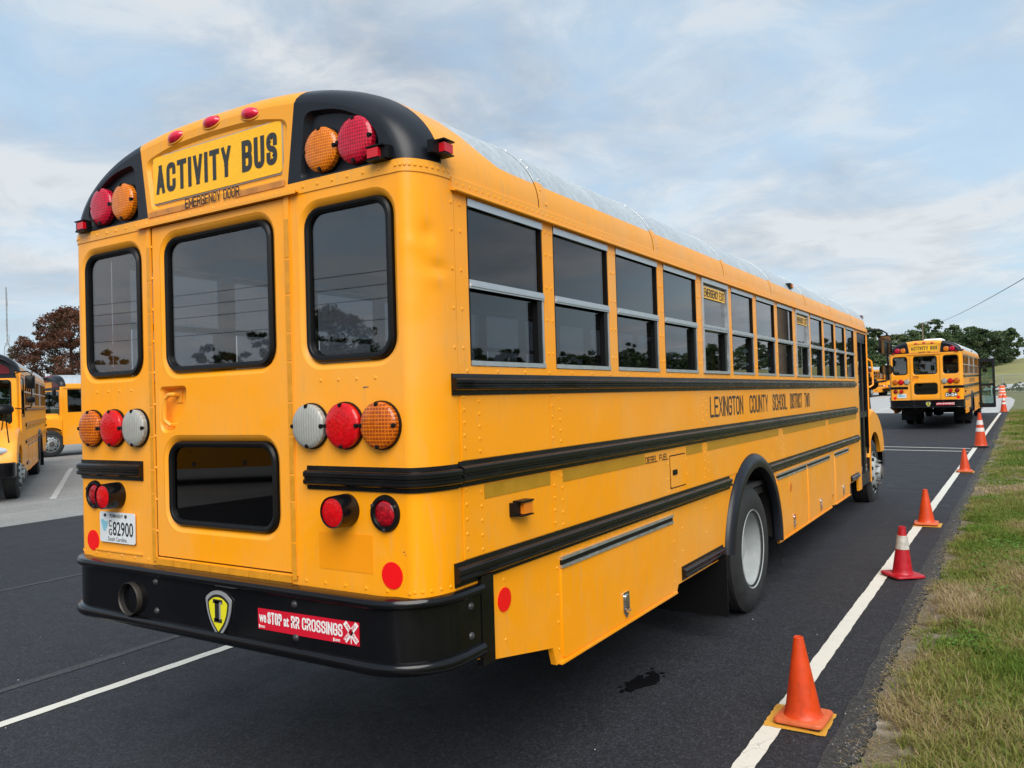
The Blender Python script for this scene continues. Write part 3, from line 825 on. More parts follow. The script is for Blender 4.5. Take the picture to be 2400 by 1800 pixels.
        mk = MB(); mk.box((s * 1.155, 6.165, 2.93), (.06, .11, .05)); mo = mk.build('roof_marker', 'rubber', P); MB().box((s * 1.165, 6.19, 2.93), (.06, .05, .032)).build('lens', 'marker_amber', mo)
    # ---------------- roof
    yb = [.25, .30, .36, .43, .52, .62, .75, .95] + list(np.arange(1.5, 10.6, 1.0)) + [FR]
    def tb(y): return R(13.5) + R(40) * max(0, 1 - (y - .25) / .42) ** 2.0
    rs = MB(); rm = MB()
    for s in (1, -1):
        rs.loft([[(s * x, y, z) for x, z in prof(0, np.linspace(0, tb(y), 9))] for y in yb], False)
    rm.loft([[(x, y, z) for x, z in prof(0, np.linspace(tb(y), math.pi - tb(y), 33))] for y in yb], False)
    rs.build('roof_side', 'yellow_upper', P); rm.build('roof', 'roof_metal', P)
    for k in range(8):
        y = .956 + 1.466 * k * .985
        if y > FR - .1: break
        th = np.linspace(0.0, math.pi, 49); sb = MB()
        lo = [[(x, yy, z) for x, z in prof(-o, th)] for yy, o in ((y - .018, .0005), (y - .017, .004), (y + .028, .004), (y + .06, .0015))]
        sb.loft(lo, False)
        for i in range(len(sb.f)):
            zc = sum(sb.v[j][2] for j in sb.f[i]) / 4; sb.m[i] = 0 if zc > 2.885 else 1
        sb.loft([[(x, yy, z) for x, z in prof(-.0009, th)] for yy in (y - .026, y - .0185)], False, 2)
        sb.build('roof_seam', ['roof_metal', 'yellow_upper', 'rubber'], P)
        pp = prof(-.004, np.linspace(.06, math.pi - .06, 25))
        for i, (x, z) in enumerate(pp): (RM if z > 2.89 else RV).append(((x, y + (.012 if i % 2 else .045), z), (x, 0, max(.05, z - 2.4) * 1.4)))
    for s in (1, -1):
        gt = MB(); sweep(gt, [(s * 1.2, y, s, 0) for y in (.215, FR + .12)], [(-.002, 2.700), (.024, 2.694), (.027, 2.699), (.012, 2.708), (.010, 2.754), (-.002, 2.762)])
        gt.build('drip_rail', 'yellow_upper', P)
        for y in np.arange(.245, FR, .047): RV.append(((s * 1.21, y, 2.731), (s, 0, 0)))
    # ---------------- rear cap
    aa = [0, 10, 22, 36, 50, 63, 77, 90]; tb2 = math.acos((.545 / (1.2 - D0)) ** (1 / .714))
    ring = lambda a, th: [(x, .2 - .2 * math.sin(R(a)), z) for x, z in prof(D0 * (1 - math.cos(R(a))), th)]
    cap = MB(); cap.loft([[(x, .255, z) for x, z in prof(0, np.linspace(0, math.pi, 41))], ring(0, np.linspace(0, math.pi, 41)), ring(10, np.linspace(0, math.pi, 41))], False)
    tc_ = np.linspace(tb2, math.pi - tb2, 21); cap.loft([ring(a, tc_) for a in aa[1:]], False)
    pc = prof(D0, tc_)
    rec = rpoly([(-.462, 2.825), (.462, 2.825), (.508, 3.075), (.30, 3.118), (0, 3.128), (-.30, 3.118), (-.508, 3.075)], [.03, .03, .05, .2, .2, .2, .05])
    rec2 = [(x * .965, (z - 2.97) * .9 + 2.968) for x, z in rec]
    cap.plate([(-.49, 2.757), (.49, 2.757)] + pc, [rec], .01, rear(), back=False)
    cap.rings([(rec, 0), (rec2, .014)], rear()); cap.plate(rec2, [], .002, rear(-.014), back=False)
    cap.build('rear_cap', 'yellow_upper', P)
    sg = MB().plate(rrect(-.455, .455, 2.856, 3.084, .012, 3), [], .006, rear(-.006)).build('destination_sign', 'sign_yellow', P)
    MB().plate(rrect(-.461, .461, 2.850, 3.090, .012, 3), [], .004, rear(-.010)).build('sign_border', 'emblem_grey', sg)
    ctext(MB(), 'ACTIVITY', -.432, 2.898, .560, .142, .175, rear(-.0048), .5).build('lettering', 'lettering_grey', sg)
    ctext(MB(), 'BUS', .200, 2.898, .230, .142, .18, rear(-.0048), .5).build('lettering', 'lettering_grey', sg)
    ctext(MB(), 'EMERGENCY DOOR', -.192, 2.792, .388, .046, .13, rear(.0092)).build('lettering', 'lettering', P)
    for k in range(3):
        x = (-.266, 0, .266)[k]; a = 74
        z = 3.245 - D0 * (1 - math.cos(R(a))) - abs(x) ** 2.4 * .40 - .008
        rt = (R(-16), R(8) * (1 if x > 0 else -1 if x < 0 else 0), 0)
        b = MB().lathe([(.0, -.030), (.35, -.028), (.7, -.020), (.93, -.006), (1, .01)], 'y', 24); b.v = [(x_ * .062, y_, z_ * .03) for x_, y_, z_ in b.v]
        cl = b.build('clearance_lamp', 'marker_red', P, (x, .006, z), rt)
        g = MB().lathe([(1.0, -.006), (1.12, -.004), (1.2, .012)], 'y', 24); g.v = [(x_ * .062, y_, z_ * .03) for x_, y_, z_ in g.v]; g.build('bezel', 'yellow_upper', cl)
    for s in (1, -1):
        th = np.linspace(0, tb2, 22); bc = MB()
        bc.loft([[(s * x, y, z) for x, y, z in ring(a, th)] for a in aa[1:]], False)
        pr = [(s * x, z) for x, z in prof(D0, th)]
        rc = [(s * x, z) for x, z in rpoly([(.572, 2.80), (1.005, 2.80), (1.02, 2.90), (.95, 2.985), (.80, 3.062), (.605, 3.085)], [.03, .05, .06, .08, .1, .05])]
        rc2 = [((x - s * .79) * .93 + s * .79, (z - 2.93) * .91 + 2.93) for x, z in rc]
        bc.plate([(s * .49, 2.757)] + pr, [rc], .01, rear(), back=False)
        bc.rings([(rc, 0), (rc2, .030)], rear()); bc.plate(rc2, [], .002, rear(-.030), back=False)
        bc.build('warning_lamp_housing', 'black_cap', P)
        lamp(P, 'warning_lamp', s * .700, 2.906, .03, 'lens_amber_grid', .093, .052, 'amber warning lamp in the black roof cap')
        lamp(P, 'warning_lamp', s * .890, 2.910, .03, 'lens_red_grid', .095, .052, 'red warning lamp in the black roof cap')
        lamp(P, 'reversing_lamp', s * .611, 1.756, 0, 'lens_clear', .092, .045, 'round clear reversing lamp')
        lamp(P, 'brake_lamp', s * .804, 1.756, 0, 'lens_red_smooth', .093, .045, 'round red brake lamp')
        lamp(P, 'turn_signal', s * .997, 1.756, 0, 'lens_amber_rows', .093, .045, 'round amber turn signal')
        mk = MB(); mk.box((0, -.014, 0), (.10, .028, .05)); mk.box((-s * .008, -.024, .026), (.084, .044, .006)); mk.box((-s * .008, -.022, -.025), (.084, .040, .008)); mo = mk.build('marker_lamp', 'rubber', P, (s * 1.035, 0, 2.822))
        MB().box((-s * .016, -.032, 0), (.056, .026, .036)).build('lens', 'led_red', mo)
        mk = MB(); mk.box((s * .014, 0, 0), (.028, .10, .05)); mk.box((s * .034, .015, .028), (.055, .07, .006)); mk.box((s * .03, .015, -.026), (.055, .07, .005)); mo = mk.build('marker_lamp', 'rubber', P, (s * 1.193, .13, 2.845))
        MB().box((s * .040, .018, 0), (.03, .056, .036)).build('lens', 'led_red', mo)
        # tail lamps under the rail
        fg = MB().lathe([(.051, -.006), (.056, -.014), (.070, -.013), (.074, -.004), (.074, .0)], 'y', 28)
        for a in (90 + 62, 90 - 62, 270): fg.lathe([(0, -.020), (.007, -.019), (.008, -.012)], 'y', 8, (.064 * math.cos(R(a)), 0, .064 * math.sin(R(a))), 1)
        fo = fg.build('tail_lamp', ['rubber', 'bolt'], P, (s * 1.0, 0, 1.409))
        MB().lathe([(0, -.016), (.03, -.015), (.046, -.011), (.052, -.004)], 'y', 24).build('lens', 'lens_red_led', fo)
        hb = MB().lathe([(.058, -.088), (.063, -.090), (.064, -.086), (.067, 0.0)], 'y', 28)
        ho = hb.build('hooded_lamp', 'black_gloss', P, (s * .795, 0, 1.414))
        MB().lathe([(0, -.090), (.035, -.089), (.058, -.084)], 'y', 24).build('lens', 'lens_red_smooth', ho)
    # riveted strip over the tail
    stp = MB(); pth = plan(.24, 0.0, 1); pth = pth + [(-x, y, -nx, ny) for x, y, nx, ny in plan(.24, None, 1)[::-1]]
    sweep(stp, pth, [(-.001, 2.742), (.004, 2.742), (.004, 2.792), (-.001, 2.794)]); stp.build('rivet_strip', 'yellow_upper', P)
    for x in np.arange(-1.1, 1.11, .0846): RV.append(((x, -.004, 2.768), (0, -1, 0)))
    for s in (1, -1):
        for x, y, nx, ny in plan(.19, None, s, .004, 10)[:-1]: RV.append(((x, y, 2.768), (nx, ny, 0)))
        for x in np.arange(.55, 1.12, .112): RV.append(((s * x, 0, 1.105), (0, -1, 0)))
        for x, y, nx, ny in plan(.19, None, s, .0, 6)[:-1]: RV.append(((x, y, 1.11), (nx, ny, 0)))
        for x in (.665, .765, .865, .965): RV.append(((s * x, 0, 1.945), (0, -1, 0)))
    dr = MB(); dr.box((0, -.012, 2.752), (1.13, .026, .008)); dr.box((0, -.024, 2.747), (1.13, .004, .012)); dr.build('drip_rail', 'yellow_upper', P)
    # number plate, blank patch
    pl = MB().plate(rrect(-.945, -.641, 1.170, 1.325, .012, 3), [], .004, rear(.012)).build('number_plate', 'plate_white', P)
    fw = rear(.0128)
    text(MB(), 'PERMANENT', -.855, 1.297, .115, .018, fw, .01).build('lettering', 'lettering', pl)
    text(MB(), '82900', -.830, 1.206, .175, .072, fw, .012).build('lettering', 'lettering', pl)
    text(MB(), 'C', -.865, 1.250, .026, .034, fw, .02).build('lettering', 'lettering', pl); text(MB(), 'G', -.865, 1.206, .028, .034, fw, .02).build('lettering', 'lettering', pl)
    text(MB(), '. South Carolina .', -.885, 1.178, .185, .021, fw, .004).build('lettering', 'lettering', pl)
    MB().plate([(-.935, 1.282), (-.915, 1.287), (-.895, 1.276), (-.876, 1.277), (-.874, 1.262), (-.898, 1.225), (-.912, 1.228)], [], .001, rear(.0134)).build('state_outline', 'plate_blue', pl)
    bl = MB()
    for x in (-.895, -.715): bl.lathe([(0, -.006), (.008, -.005), (.009, 0)], 'y', 8, (x, -.012, 1.308))
    bl.build('plate_screw', 'bolt', pl)
    MB().plate(rrect(-1.0, -.595, 1.12, 1.128, .003, 2), [], .006, rear(.006)).build('plate_ledge', 'yellow', P)
    MB().plate([(.632, 1.165), (.928, 1.165), (.928, 1.318), (.632, 1.318)], [], .002, rear(.0015)).build('bare_patch', 'bare_yellow', P)
    sc_ = MB()
    for x0, z0, x1, z1, w0 in ((1.085, 1.262, 1.115, 1.266, .004), (1.092, 1.252, 1.118, 1.250, .003), (.90, 1.905, .93, 1.909, .006)):
        sc_.add([(x0, -.0015, z0), (x1, -.0015 + max(0, x1 - 1.1) * .35, z1), (x1, -.0015 + max(0, x1 - 1.1) * .35, z1 + w0 * .3), (x0, -.0015, z0 + w0)], [(0, 1, 2, 3)])
    tag(sc_.build('scratch_marks', 'hub_grey', P, smooth=False), kind='stuff')
    # ---------------- bumper
    pb = [(1.218, .33, 1, 0)] + [(.958 + .26 * math.cos(R(a)), .19 - .26 * math.sin(R(a)), math.cos(R(a)), -math.sin(R(a))) for a in range(0, 91, 9)]
    pb = pb + [(-x, y, -nx, ny) for x, y, nx, ny in pb[::-1]]
    bp = MB(); sweep(bp, pb, [(-.05, 1.088), (.004, 1.088), (.013, 1.085), (.019, 1.077), (.021, 1.067), (.019, 1.057), (.012, 1.050), (.002, 1.048), (-.004, 1.047), (-.004, .846), (.004, .845), (.014, .841), (.020, .833), (.022, .820), (.020, .806), (.012, .796), (.0, .792), (-.05, .792)])
    for s in (1, -1): bp.box((s * 1.203, .375, .93), (.03, .09, .37))
    bo = bp.build('rear_bumper', 'black_gloss', P, ang=33)
    b1 = MB().lathe([(0, -.012), (.010, -.010), (.016, -.004), (.017, .0)], 'y', 12); q_ = None
    for x, y, z, rz_ in [(a, -.066, b, 0) for a, b in ((-.396, 1.022), (-.391, .884), (.548, 1.019), (.552, .882))] + [(s_ * 1.214, .255, z, s_ * math.pi / 2) for z in (1.01, .89) for s_ in (1, -1)]:
        if q_ is None: q_ = b1.build('bolt', 'bolt', bo, (x, y, z), (0, 0, rz_))
        else: link('bolt', q_.data, bo, (x, y, z), (0, 0, rz_))
    ex = MB().lathe([(.074, -.046), (.078, -.052), (.081, -.047), (.080, -.02), (.079, .2)], 'y', 28); ex.lathe([(.074, -.046), (.073, .15), (0, .15)], 'y', 28, mi=1)
    ex.build('exhaust_pipe', ['exhaust', 'under'], P, (-.585, -.042, .925))
    # shield emblem
    def shield(sc):
        pts = [(-.088, .058), (-.045, .088), (0, .096), (.045, .088), (.088, .058), (.078, -.005), (.052, -.062), (0, -.118), (-.052, -.062), (-.078, -.005)]
        return [(x * sc + .072, (z + .008) * sc + .935 - .008) for x, z in rpoly(pts, [.012, .02, .02, .02, .012, .05, .03, .006, .03, .05], 3)]
    em = MB().plate(shield(1), [], .006, rear(.076)).build('shield_emblem', 'emblem_grey', bo)
    MB().plate(shield(.84), [], .002, rear(.0772)).build('emblem_field', 'lettering', em)
    MB().plate(shield(.72), [], .002, rear(.0784)).build('emblem_field', 'emblem_yellow', em)
    li = MB()
    for c_, d_ in (((.072, -.0795, .982), (.062, .002, .017)), ((.072, -.0795, .898), (.052, .002, .017)), ((.068, -.0795, .94), (.030, .002, .09))): li.box(c_, d_)
    li.build('emblem_bar', 'lettering', em)
    li = MB(); li.box((.087, -.0805, .94), (.008, .002, .075)); li.box((.094, -.0805, .977), (.012, .002, .008)); li.build('emblem_bar', 'emblem_grey', em)
    # sticker
    sk = MB().plate([(.325, .892), (.908, .895), (.908, .987), (.325, .980)], [], .002, rear(.0695)).build('bumper_sticker', 'sticker_red', bo)
    fs = rear(.0703); tx = MB()
    text(tx, 'we', .332, .922, .045, .033, fs, .03); ctext(tx, 'STOP', .385, .920, .088, .050, .16, fs); text(tx, 'at', .483, .921, .032, .040, fs, .03)
    ctext(tx, 'RR', .528, .920, .050, .050, .16, fs); ctext(tx, 'CROSSINGS', .592, .921, .228, .050, .15, fs)
    tx.build('lettering', 'white', sk)
    cb = MB()
    for a in (48, -48):
        rr_ = Matrix.Rotation(R(a), 3, 'Y'); cb.box((.866, -.0712, .944), (.098, .001, .021), rot=rr_)
    cb.box((.866, -.0708, .915), (.004, .001, .03)); cb.build('crossbuck_print', 'white', sk)
    cb = MB(); 
    for wd, a, x, z in (('RAIL', -48, .8385, .9695), ('ROAD', -48, .872, .932), ('CROSSING', 48, .835, .905)):
        text(cb, wd, x, z, .033 if wd != 'CROSSING' else .088, .012, rear(.0722), .02, 0, R(a))
    cb.build('lettering', 'sticker_red', sk)
    cb = MB()
    for x0, z0 in ((.335, .905), (.772, .905)):
        cb.box((x0, -.0708, z0), (.006, .001, .014)); cb.box((x0 + .02, -.0708, z0 + .002), (.026, .001, .0025)); cb.box((x0 + .02, -.0708, z0 - .003), (.026, .001, .0025))
    cb.build('small_print', 'white', sk)
    # ---------------- entrance door (right-hand side)
    en = link('entrance_door', None, P)
    for y0, y1 in ((10.015, 10.445), (10.455, 10.885)):
        hs = [rrect(y0 + .05, y1 - .05, z0, z1, .02, 3) for z0, z1 in ((.60, 1.42), (1.50, 2.52))]
        lf = MB().plate([(y0, .43), (y1, .43), (y1, 2.65), (y0, 2.65)], hs, .04, rside(-.012)).build('door_leaf', 'black_cap', en)
        for z0, z1 in ((.58, 1.44), (1.48, 2.54)): MB().plate([(y0 + .04, z0), (y1 - .04, z0), (y1 - .04, z1), (y0 + .04, z1)], [], .005, rside(-.03)).build('pane', 'glass_dark', lf)
    # ---------------- front end
    fa = [0, 22, 45, 68, 90]; fth = np.linspace(0, math.pi, 41)
    fring = lambda a, th: [(x, FR + .2 * math.sin(R(a)), z) for x, z in prof(D0 * (1 - math.cos(R(a))), th)]
    ff = lambda off=0.0: (lambda a, b, d: (a, FR + .2 + off - d, b))
    fc = MB(); fc.loft([fring(a, fth) for a in fa], False)
    fw_ = rrect(-1.03, 1.03, 1.60, 2.585, .08)
    fc.plate([(1.13, 2.62)] + prof(D0, fth) + [(-1.13, 2.62)], [], .01, ff(), back=False)
    fc.build('front_cap', 'black_cap', P)
    fy = MB(); fy.plate([(1.13, 1.2), (1.13, 2.62), (-1.13, 2.62), (-1.13, 1.2)], [fw_], .05, ff())
    for s in (1, -1):
        fy.loft([[(s * (1.2 - D0 * (1 - math.cos(R(a)))), FR + .2 * math.sin(R(a)), z) for a in (0, 22, 45, 68, 90)] for z in (.95, 2.757)], False)
    fy.build('windscreen_surround', 'yellow', P)
    ws = MB().rings([(fw_, -.004), ([(x * .97, (z - 2.09) * .96 + 2.09) for x, z in fw_], -.006), ([(x * .965, (z - 2.09) * .955 + 2.09) for x, z in fw_], .03)], ff()).build('windscreen', 'rubber', P)
    MB().plate([(x * .985, (z - 2.09) * .98 + 2.09) for x, z in fw_], [], .005, ff(-.014)).build('pane', 'glass_clear', ws)
    MB().box((0, FR + .215, 2.1), (.03, .03, .96)).build('centre_bar', 'rubber', ws)
    MB().plate(rrect(-.40, .40, 2.74, 2.97, .01, 2), [], .01, ff(.012)).build('front_sign', 'tape', P)
    for s in (1, -1):
        MB().plate([(s * x, z) for x, z in rpoly([(.46, 2.72), (1.02, 2.72), (.98, 2.86), (.74, 2.99), (.50, 3.03)], .05)], [], .03, ff(.015)).build('warning_lamp_visor', 'red_visor', P)
    vs = MB(); vs.loft([[(x, FR + .195 + (.16 if 2 < i < 30 else .02), z + .0) for i, (x, z) in enumerate(prof(D0 + .01, np.linspace(.25, math.pi - .25, 33)))], [(x, FR + .19, z) for x, z in prof(D0, np.linspace(.25, math.pi - .25, 33))]], False)
    vs.build('visor', 'black_cap', P)
    for k in range(3): MB().box((-.25 + .25 * k, FR + .16, 3.205), (.11, .05, .035)).build('clearance_lamp', 'marker_red', P)
    mk = MB().box((1.10, FR + .20, 2.95), (.09, .14, .05)); mk.build('front_marker', 'red_visor', P)
    # bonnet
    hd_ = MB(); sec = []
    for y, wd, zt, zb in ((10.98, 1.02, 1.70, .75), (11.35, .97, 1.66, .75), (11.8, .88, 1.58, .75), (12.2, .79, 1.48, .78), (12.45, .72, 1.37, .82), (12.56, .66, 1.26, .85), (12.60, .62, 1.10, .87)):
        sec.append([(x, y, z) for x, z in [(wd, zb)] + [(wd * c, zt - .22 + .22 * sgn) for c, sgn in ((1, 0), (.985, .35), (.94, .66), (.86, .86), (.70, .96), (.4, 1.0), (0, 1.02), (-.4, 1.0), (-.70, .96), (-.86, .86), (-.94, .66), (-.985, .35), (-1, 0))] + [(-wd, zb)]])
    hd_.loft(sec, False, 0, False, True); hd_.build('bonnet', 'yellow', P)
    gr = MB(); gr.plate(rpoly([(-.40, .88), (.40, .88), (.46, 1.22), (-.46, 1.22)], .03), [], .02, lambda a, b, d: (a, 12.615 - d, b), 0)
    for k in range(9): gr.box((-.36 + k * .09, 12.622, 1.05), (.03, .02, .30), 1)
    gr.build('grille', ['rubber', 'aluminium'], P)
    for s in (1, -1):
        top = [(10.95, .98), (10.95, 1.46), (11.15, 1.53), (11.45, 1.53), (11.8, 1.45), (12.05, 1.34), (12.28, 1.18), (12.42, .98), (12.46, .80), (12.06, .80)]
        ol = top + arch(11.4, .52, .66, 25, 155, 14) + [(10.95, .80)]
        ins = lambda l, k: [(11.55 + (y - 11.55) * k, .8 + (z - .8) * k) for y, z in l]
        fe = MB(); n = len(ol)
        tri = tessellate_polygon([[Vector((a, b, 0)) for a, b in ol]])
        lay = [(1.0, .62, .10), (1.0, 1.10, .0), (.985, 1.165, -.02), (.955, 1.195, -.05)]
        loops = []
        for k, x, dz in lay:
            loops.append([(s * x, y + (11.4 - y) * (1 - k) * (1 if i < len(top) - 1 else 0), z - max(0, (1.0 - k)) * 1.1 * max(0, z - .9) / .6 + dz * 0) for i, (y, z) in enumerate(ol)])
        fe.loft(loops, True); fe.add(loops[-1], [tuple(t) for t in tri])
        fo = fe.build('front_fender', 'yellow', P, ang=50)
        MB().lathe([(0, .012), (.045, .010), (.055, 0)], 'x', 16).build('fender_marker', 'marker_amber', fo, (s * 1.178, 12.02, 1.19), (0, 0, 0 if s > 0 else math.pi))
        hb = MB().lathe([(0, .075), (.4, .07), (.75, .05), (.95, .02), (1, -.03)], 'y', 20); hb.v = [(x * .20, y, z * .085) for x, y, z in hb.v]
        hb.build('headlamp', 'headlamp', P, (s * .86, 12.40, 1.06), (R(-18), 0, R(-22) * s))
        wl = MB(); wl.loft([[(s * x, y, z) for y, z in arch(11.4, .52, .64, 0, 180, 16)] for x in (1.14, .5)], False); wl.build('wheel_well', 'under', P)
    fb = MB(); pf = [(1.16, 12.30, 1, 0)] + [(.98 + .18 * math.cos(R(a)), 12.52 + .18 * math.sin(R(a)), math.cos(R(a)), math.sin(R(a))) for a in range(0, 91, 15)]
    pf = pf + [(-x, y, -nx, ny) for x, y, nx, ny in pf[::-1]]
    sweep(fb, pf, [(-.05, .84), (.0, .84), (.02, .82), (.02, .55), (0, .53), (-.05, .53)]); fb.build('front_bumper', 'black_gloss', P)
    # mirrors
    for s in (1, -1):
        ml = link('side_mirror', None, P)
        ar = MB(); ar.tube([(s * 1.08, 11.05, 2.70), (s * 1.20, 11.2, 2.75), (s * 1.36, 11.3, 2.75), (s * 1.435, 11.33, 2.70), (s * 1.435, 11.33, 2.05), (s * 1.41, 11.32, 1.96), (s * 1.2, 11.15, 1.93), (s * 1.1, 11.05, 1.95)], .014, 8)
        ar.build('mirror_arm', 'rubber', ml)
        for z0, z1, r_ in ((2.365, 2.665, .04), (2.055, 2.20, .055)):
            c = [(x + s * 1.41, z) for x, z in rrect(-.095, .095, z0, z1, r_, 4)]
            h = MB(); q = lambda k, y: [((x - s * 1.41) * k + s * 1.41, y, (z - (z0 + z1) / 2) * k + (z0 + z1) / 2) for x, z in c]
            h.loft([q(.9, 11.292), q(1, 11.285), q(1, 11.32), q(.9, 11.36), q(.5, 11.385)], True, 0, False, True); ho = h.build('mirror_head', 'rubber', ml)
            MB().loft([q(.9, 11.290), q(.02, 11.290)], True).build('mirror_glass', 'mirror_glass', ho)
        cv = link('crossview_mirror', None, P)
        b = MB().lathe([(0, .06), (.5, .055), (.85, .03), (1, 0), (.9, -.015), (0, -.02)], 'y', 20); b.v = [(x * .16, y, z * .115) for x, y, z in b.v]
        b.build('mirror_head', 'rubber', cv, (s * 1.02, 12.35, 1.93), (R(15), 0, R(-25) * s))
        tb_ = MB(); tb_.tube([(s * 1.0, 12.28, 1.90), (s * .95, 12.1, 1.72), (s * .90, 11.9, 1.5)], .012, 6); tb_.tube([(s * 1.0, 12.28, 1.90), (s * 1.02, 12.25, 1.6), (s * 1.05, 12.2, 1.18)], .012, 6); tb_.build('mirror_arm', 'rubber', cv)
    MB().tube([(1.19, 10.97, 2.30), (1.24, 11.02, 2.26), (1.25, 11.03, 2.1), (1.25, 11.03, 1.9), (1.20, 10.98, 1.86)], .014, 8).build('grab_handle', 'yellow', P)
    tag(rivets(RV).build('rivets', 'yellow', P), 'rows of domed rivet heads in the yellow skin', kind='stuff')
    tag(rivets(RM).build('rivets', 'aluminium', P), 'rows of rivet heads across the bare metal roof', kind='stuff')
    return bus


# ------------------------------------------------------------------ numpy helpers
def vnoise(x, y, sc, seed=0):
    r = np.random.default_rng(seed).random((64, 64)); x = x * sc; y = y * sc
    xi, yi = np.floor(x).astype(int), np.floor(y).astype(int); fx, fy = x - xi, y - yi
    fx = fx * fx * (3 - 2 * fx); fy = fy * fy * (3 - 2 * fy); g = lambda a, b: r[a % 64, b % 64]
    return (g(xi, yi) * (1 - fx) + g(xi + 1, yi) * fx) * (1 - fy) + (g(xi, yi + 1) * (1 - fx) + g(xi + 1, yi + 1) * fx) * fy


def np_mesh(name, V, k, mat, tone=None, parent=None, loc=(0, 0, 0), smooth=False):
    """V: (faces*k, 3) unshared corners of k-gons"""
    n = len(V); nf = n // k; me = bpy.data.meshes.new(name)
    me.vertices.add(n); me.vertices.foreach_set('co', np.ascontiguousarray(V, np.float32).ravel())
    me.loops.add(n); me.loops.foreach_set('vertex_index', np.arange(n, dtype=np.int32))
    me.polygons.add(nf); me.polygons.foreach_set('loop_start', np.arange(0, n, k, dtype=np.int32))
    me.update(calc_edges=True)
    if tone is not None:
        at = me.attributes.new('tone', 'FLOAT', 'POINT'); at.data.foreach_set('value', np.repeat(tone, k).astype(np.float32))
    me.materials.append(MAT[mat]); me.validate()
    return link(name, me, parent, loc)


def leaf_quads(C, size, rng, flat=.0):
    """random leaf faces (quads) at centres C"""
    n = len(C); u = rng.normal(size=(n, 3)); u /= np.linalg.norm(u, axis=1)[:, None]
    v = rng.normal(size=(n, 3)); v -= (v * u).sum(1)[:, None] * u; v /= np.linalg.norm(v, axis=1)[:, None]
    if flat: u[:, 2] *= 1 - flat; v[:, 2] *= 1 - flat
    s = (size * rng.uniform(.6, 1.3, n))[:, None]
    return np.stack([C - u * s - v * s * .15, C - v * s * .55, C + u * s + v * s * .1, C + v * s * .55], 1).reshape(-1, 3)


def crown_points(rng, h0, h1, rad, nclump, per, shape=1.0, csize=.22, lumps=None):
    """clumps of leaves spread over an uneven crown; returns points, tone"""
    out, tone = [], []
    for i in range(nclump):
        t = rng.random() ** .8; z = h0 + (h1 - h0) * t
        rr = rad * (math.sin(math.pi * min(1, .12 + .88 * t) ** shape) ** .6 + .08)
        a = rng.random() * 2 * math.pi; r = rr * (rng.random() ** .45)
        if lumps: r *= 1 + .17 * math.sin(a * lumps + z * 2.1)
        c = np.array([r * math.cos(a), r * math.sin(a), z]); s = csize * rad * rng.uniform(.6, 1.3)
        p = rng.normal(size=(per, 3)); p /= np.linalg.norm(p, axis=1)[:, None]; p *= (rng.random((per, 1)) ** .4) * s; p[:, 2] *= .62
        out.append(c + p); tone.append(np.clip(rng.normal(.5, .16) + rng.normal(0, .12, per), 0, 1))
    return np.concatenate(out), np.concatenate(tone)


def make_tree(name, label, cat, loc, h, rad, h0, nclump, per, leaf, mat, seed, shape=1.0, csize=.22, lumps=3, group=None, limbs=9):
    rng = np.random.default_rng(seed); t = thing(name, label, cat, loc, group=group)
    P, tone = crown_points(rng, h0, h, rad, nclump, per, shape, csize, lumps)
    np_mesh('crown', leaf_quads(P, leaf, rng), 4, mat, tone, t)
    m = MB(); m.tube([(0, 0, -.1), (.05, 0, h * .3), (-.05, .05, h * .6), (0, 0, h * .92)], [h * .028, h * .021, h * .014, h * .004], 8)
    for k in range(limbs):
        a = rng.random() * 6.28; z = h * rng.uniform(.3, .75); L = rad * rng.uniform(.5, .9)
        m.tube([(0, 0, z), (L * .5 * math.cos(a), L * .5 * math.sin(a), z + L * .25), (L * math.cos(a), L * math.sin(a), z + L * .55)], [h * .01, h * .006, h * .002], 6)
    m.build('trunk', 'bark', t)
    return t


edge = lambda y: 2.338 + .0095 * y
# ------------------------------------------------------------------ ground, lot, markings
g = MB(); g.add([(-1500, -1500, -.012), (1500, -1500, -.012), (1500, 1500, -.012), (-1500, 1500, -.012)], [(0, 1, 2, 3)])
tag(g.build('ground', 'soil', smooth=False), kind='structure')
ys = np.concatenate([np.arange(-30, -3, .4), np.arange(-3, 12, .035), np.arange(12, 45, .25)]); wob = (vnoise(ys, ys * 0, 1.3, 3) - .5) * .07 + (vnoise(ys, ys * 0, 9., 4) - .5) * .035 + np.random.default_rng(5).uniform(-.012, .012, len(ys))
re_ = [(edge(y) + d, y) for y, d in zip(ys, wob)]
dark = [(-11.35, -30)] + re_ + [(2.68, 44.5), (-3.0, 46.1), (-10.6, 48.5), (-11.0, 8.)]
lot = MB().plate(dark, [], .03, lambda a, b, d: (a, b, -d)).build('asphalt_lot', 'asphalt_dark', smooth=False); tag(lot, kind='structure')
grey = [(-120, -60), (-11.36, -60), (-11.36, -30), (-11.01, 8.), (-10.61, 48.5), (-10.61, 60), (-120, 60)]
old = MB().plate(grey, [], .007, lambda a, b, d: (a, b, -.004 - d)).build('old_asphalt', 'asphalt_grey', smooth=False); tag(old, kind='structure')
conc = [(-10.60, 48.51), (-3.0, 46.11), (2.7, 44.51), (2.95, 56), (3.02, 68), (2.75, 75), (2.0, 81), (0, 86), (-5, 96), (-14, 120), (-120, 130), (-120, 60.01), (-10.60, 60.01)]
apron = MB().plate(conc, [], .007, lambda a, b, d: (a, b, -.004 - d)).build('concrete_apron', 'concrete', smooth=False); tag(apron, kind='structure')


